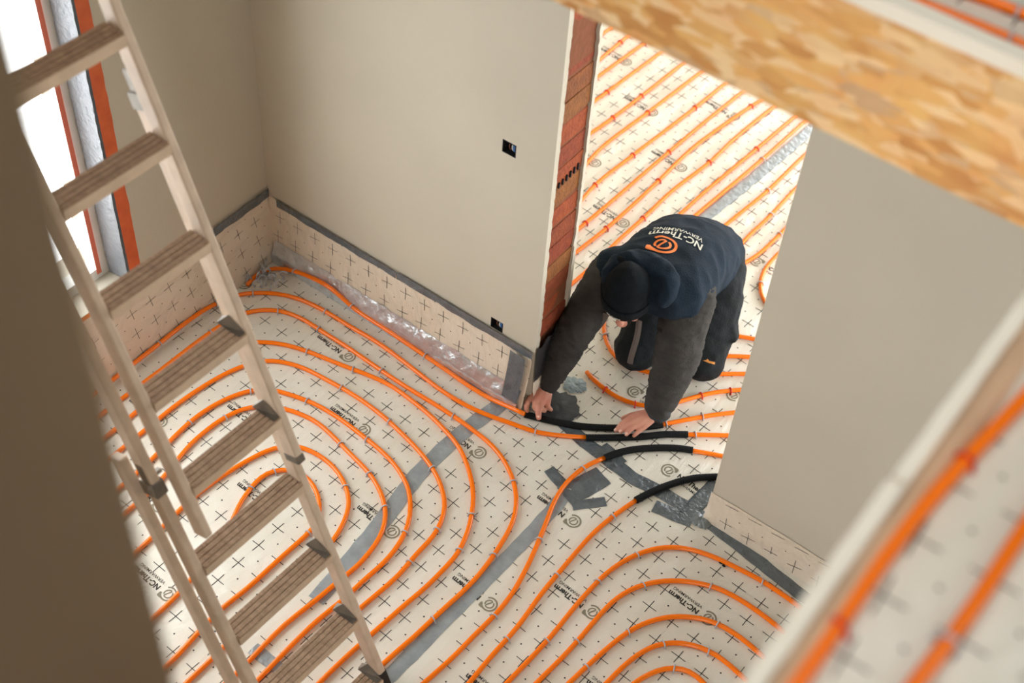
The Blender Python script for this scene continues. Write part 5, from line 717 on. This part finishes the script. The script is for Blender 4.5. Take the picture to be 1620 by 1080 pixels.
# ---- trousers
bm = bmesh.new()
loft(bm, [(HIP + V3((0.0, 0.055, -0.09)), 0.13, 0.09), (HIP + V3((0.0, 0.02, -0.01)), 0.165, 0.145), (HIP.lerp(CH, 0.28) + V3((0, 0, 0.0)), 0.160, 0.125)])
limb(bm, [H1 + V3((0, 0.0, -0.03)), H1.lerp(K1, 0.5) + V3((0, 0, 0.012)), K1 + V3((0, 0.01, 0.015))], [0.118, 0.108, 0.088], 18); limb(bm, [H2 + V3((0.0, 0.0, -0.03)), H2.lerp(K2, 0.5) + V3((0.012, 0, 0.012)), K2 + V3((0, 0.01, 0.015))], [0.118, 0.112, 0.092], 18)
limb(bm, [K1, A1], [0.080, 0.062], 14); limb(bm, [K2, A2], [0.082, 0.062], 14)
# knee pad pockets and the bulky thigh pocket
bmesh.ops.create_icosphere(bm, subdivisions=3, radius=1, matrix=Matrix.Translation(K1 + V3((0, -0.02, 0.0))) @ Matrix.Diagonal((0.094, 0.085, 0.082, 1))); bmesh.ops.create_icosphere(bm, subdivisions=3, radius=1, matrix=Matrix.Translation(K2 + V3((0.0, -0.012, 0.0))) @ Matrix.Diagonal((0.100, 0.085, 0.082, 1)))
add_box(bm, (-0.07, -0.05, -0.03), (0.07, 0.05, 0.03), Matrix.Translation(K2 + V3((0.03, 0.12, 0.13))) @ Matrix.Rotation(0.25, 4, 'Z') @ Matrix.Rotation(-0.6, 4, 'X') @ Matrix.Rotation(1.1, 4, 'Y'))
tro = remeshed('trousers', bm, 0.010, 5, 0.5); fold(tro, 0.007, 16, 2.0)
for v in tro.vertices: v.co.z = max(v.co.z, 0.0015)
tro = pp('trousers', tro, TRS)
# boots
for A, K in ((A1, K1), (A2, K2)):
    d = (A - K); d.z = 0; d.normalize(); bm = bmesh.new()
    loft(bm, [(A - d * 0.02 + V3((0, 0, 0.015)), 0.052, 0.05), (A + d * 0.05 + V3((0, 0, 0.0)), 0.05, 0.055), (A + d * 0.10 + V3((0, 0, 0.035)), 0.048, 0.075), (A + d * 0.125 + V3((0, 0, 0.05)), 0.046, 0.09)], 16)
    me = remeshed('boot', bm, 0.009, 3)
    for v in me.vertices: v.co.z = max(v.co.z, 0.0015)
    pp('boot', me, RUB)
# ---- sleeves
def sleeve(sh, el, wr, r0, r1, r2, r3, seed):
    bm = bmesh.new(); cu = wr + (el - wr).normalized() * 0.012
    limb(bm, [sh + V3((0, 0.03, 0.0)), sh.lerp(el, 0.5), el, el.lerp(cu, 0.5), cu], [r0, (r0 + r1) / 2, r1, r2, r3], 20)
    me = remeshed('sleeve', bm, 0.008, 4); ax = (el - sh).normalized(); fold(me, 0.006, 20, seed, ax)
    o = pp('sleeve', me, SLV)
    bm = bmesh.new(); d = (el - wr).normalized(); tube_into(bm, [cu - d * 0.028, cu - d * 0.022, cu - d * 0.005, cu + d * 0.022, cu + d * 0.03], [r3 * 0.86, r3 * 0.95, r3 * 0.97, r3 * 1.0, r3 * 0.9], 20, True, V3((0, 1, 0.2))); pp('cuff', bmesh_to('cuff', bm, True), mat('cuff_blue_grey', (48, 56, 64), 0.95, bump=0.4, bscale=260), o); return o
sleeve(shR, elR, wrR, 0.088, 0.072, 0.060, 0.042, 3.0); sleeve(shL, elL, wrL, 0.098, 0.090, 0.076, 0.054, 8.0)
# ---- vest with hood
bm = bmesh.new()
loft(bm, [(HIP + V3((0.005, 0.055, -0.10)), 0.180, 0.13), (HIP + V3((0, 0.035, -0.03)), 0.192, 0.150), (HIP.lerp(CH, 0.22) + V3((0, 0.0, 0.02)), 0.198, 0.155), (HIP.lerp(CH, 0.5) + V3((0, 0, 0.022)), 0.200, 0.148), (HIP.lerp(CH, 0.8) + V3((0, 0, 0.012)), 0.206, 0.135), (CH + V3((0, -0.03, 0.006)), 0.205, 0.118), (NB + V3((0, 0.035, 0.005)), 0.165, 0.095), (NB + V3((0, -0.02, -0.01)), 0.085, 0.075)], 28, None, 2.35)
for s_, sh in ((-1, shR), (1, shL)): bmesh.ops.create_icosphere(bm, subdivisions=3, radius=1, matrix=Matrix.Translation(sh + V3((-0.010 * s_, 0.035, 0.012))) @ Matrix.Diagonal((0.088, 0.095, 0.090, 1)))
vest = remeshed('vest', bm, 0.009, 6, 0.5); fold(vest, 0.006, 11, 4.0); vest_me = vest; vest = pp('vest', vest_me, NAVY)
bm = bmesh.new(); hc = NB + V3((0.0, -0.005, 0.07))
ring = []
for k in range(25):
    a = math.radians(-35 + 250 * k / 24); ring.append(hc + LAT * (0.112 * math.cos(a)) - FWD * (0.075 * math.sin(a)) + V3((0, 0, 0.018 * math.sin(a) - 0.035 * max(0, -math.sin(a)))))
tube_into(bm, ring, [0.026 + 0.026 * math.sin(math.pi * k / 24) for k in range(25)], 14)
loft(bm, [(hc - FWD * 0.05 + V3((0, 0, 0.012)), 0.07, 0.035), (hc - FWD * 0.10 + V3((0, 0, 0.010)), 0.10, 0.040), (hc - FWD * 0.145 + V3((0, 0, -0.005)), 0.07, 0.03)], 18)
hood = remeshed('hood', bm, 0.008, 4); fold(hood, 0.008, 17, 12.0); hood = pp('hood', hood, NAVY, vest)
# hanging drawcords
for (a, b) in ((V3((-1.672, 3.40, 0.50)), V3((-1.668, 3.385, 0.26))), (V3((-1.80, 3.365, 0.48)), V3((-1.845, 3.36, 0.32)))):
    bm = bmesh.new(); d = (b - a)
    q = [a + d * t + V3((0.004 * math.sin(t * 5), 0, 0)) for t in [i / 8 for i in range(9)]]
    V = []
    for p in q: V.append([bm.verts.new(p + LAT * x + FWD * y) for x, y in ((-0.012, 0), (0, 0.003), (0.012, 0), (0, -0.003))])
    for r1, r2 in zip(V, V[1:]):
        for k in range(4): bm.faces.new((r1[k], r1[(k + 1) % 4], r2[(k + 1) % 4], r2[k]))
    bm.faces.new(V[0]); bm.faces.new(V[-1][::-1]); pp('drawcord', bmesh_to('drawcord', bm), CORD, vest)
# ---- beanie
bm = bmesh.new()
secs = []
for u_, rl, rf, df in ((0.022, 0.094, 0.114, 0.004), (0.04, 0.0985, 0.1215, 0.004), (0.055, 0.099, 0.121, 0.0), (0.085, 0.094, 0.112, -0.006), (0.115, 0.080, 0.095, -0.016), (0.138, 0.058, 0.070, -0.028), (0.152, 0.030, 0.040, -0.040)): secs.append((hp(df, -0.10 * max(0, u_ - 0.06), u_ - 0.10 * 0), rl, rf))
loft(bm, secs, 28, LH)
bmesh.ops.create_icosphere(bm, subdivisions=2, radius=0.03, matrix=Matrix.Translation(hp(-0.065, -0.048, 0.108)))
bean = remeshed('beanie', bm, 0.006, 5); fold(bean, 0.003, 18, 6.0); bean = pp('beanie', bean, BLACKK)
bm = bmesh.new(); ringp = []
rings_ = []
for u_, o_ in ((-0.006, 0.000), (-0.006, 0.007), (0.045, 0.009), (0.05, 0.004), (0.045, 0.0)):
    rings_.append([bm.verts.new(hp(0.004 + (0.118 + o_) * math.cos(a), (0.096 + o_) * math.sin(a), u_ + 0.020 + 0.012 * (1 - math.cos(a)) * -0.7)) for a in [2 * math.pi * k / 40 for k in range(40)]])
for r1, r2 in zip(rings_, rings_[1:]):
    for k in range(40): bm.faces.new((r1[k], r1[(k + 1) % 40], r2[(k + 1) % 40], r2[k]))
pp('brim', bmesh_to('brim', bm, True), BLACKK, bean)
# ---- prints laid onto the cloth
def conform(me, base, tgt, sub=0.008, off=0.0035):
    bvh = BVHTree.FromPolygons([v.co[:] for v in tgt.vertices], [p.vertices[:] for p in tgt.polygons])
    bm = bmesh.new(); bm.from_mesh(me); bmesh.ops.triangulate(bm, faces=bm.faces)
    for _ in range(3):
        es = [e for e in bm.edges if e.calc_length() > sub]
        if es: bmesh.ops.subdivide_edges(bm, edges=es, cuts=1)
        bmesh.ops.triangulate(bm, faces=bm.faces)
    nz = (base.to_3x3() @ V3((0, 0, 1))).normalized()
    for v in bm.verts:
        p = base @ v.co; h = bvh.ray_cast(p + nz * 0.25, -nz, 0.6)
        v.co = (h[0] + nz * off) if h[0] else p
    bmesh.ops.remove_doubles(bm, verts=bm.verts, dist=1e-6)
    out = bpy.data.meshes.new('print'); bm.to_mesh(out); bm.free(); return out
def frame(o, x, z): z = z.normalized(); x = (x - z * x.dot(z)).normalized(); y = z.cross(x); return Matrix(((x.x, y.x, z.x, o.x), (x.y, y.y, z.y, o.y), (x.z, y.z, z.z, o.z), (0, 0, 0, 1)))
# back print: x runs toward the wearer's right as read from behind, top toward the head
BKN = V3((0.05, 0.12, 1)).normalized()
bo = frame(V3((-1.745, 3.635, 0.7)), -LAT, BKN)
pp('logo_print', conform(logo_mesh('back_logo', 0.058), bo, vest_me), VPO, vest)
tb = text_mesh('back_word', 'NC-Therm', 0.060, 0.0012); fit_text(tb, 0.215); tb2 = text_mesh('back_word2', 'VERWARMING', 0.034, 0.0003); fit_text(tb2, 0.200)
def arc_text(me, w_, bend):
    for v in me.vertices: t = (v.co.x - w_ / 2); v.co.x = t; v.co.y -= bend * t * t
arc_text(tb, 0.215, -2.2); arc_text(tb2, 0.20, -2.2)
pp('wordmark_print', conform(tb, bo @ Matrix.Translation((-0.035, -0.112, 0)), vest_me), VPW, vest); pp('wordmark_print', conform(tb2, bo @ Matrix.Translation((-0.035, -0.146, 0)), vest_me), VPW, vest)
bl = text_mesh('brim_word', 'NC-THERM', 0.013, 0.0002, 'CENTER'); 
bmt = bmesh.new(); bmt.from_mesh(bl)
for v in bmt.verts:
    a = v.co.x / 0.118 - 0.28; v.co = hp(0.004 + 0.1305 * math.cos(a), (0.1085) * math.sin(a), 0.026 + v.co.y - 0.008 * (1 - math.cos(a)))
bmt.to_mesh(bl); bmt.free(); pp('wordmark_print', bl, VPW, bean)
# small orange brand mark on the trouser pocket
mk = mesh('pocket_mark', [(-0.024, -0.006, 0), (-0.012, -0.001, 0), (0.0, 0.0, 0), (0.024, 0.001, 0), (0.026, -0.008, 0), (0.0, -0.009, 0), (-0.010, 0.006, 0)], [(0, 5, 2, 1), (5, 4, 3, 2), (1, 2, 6)])
pp('pocket_mark', conform(mk, frame(K2 + V3((0.052, -0.044, 0.06)), LAT, V3((0.25, -0.7, 0.7))), tro.data, 0.01, 0.003), mat('mark_orange', (196, 128, 52), 0.6), tro)
# black clip crumbs left on the floor by the right wall
for i, (x, y) in enumerate(((-0.985, 2.985), (-0.968, 2.992), (-0.952, 2.982), (-0.936, 2.978))):
    bm = bmesh.new(); bmesh.ops.create_icosphere(bm, subdivisions=2, radius=0.006, matrix=Matrix.Translation((x, y, 0.005)) @ Matrix.Diagonal((1.3, 0.8, 0.7, 1)))
    for v in bm.verts: v.co += V3((noise.noise(v.co * 200), noise.noise(v.co * 200 + V3((5, 0, 0))), 0)) * 0.003
    tag(obj('foam_crumb', bmesh_to('foam_crumb', bm, True), FOAMB), 'tiny black foam crumb on the foil below the right wall tape', 'crumb', 'black crumbs near right wall')
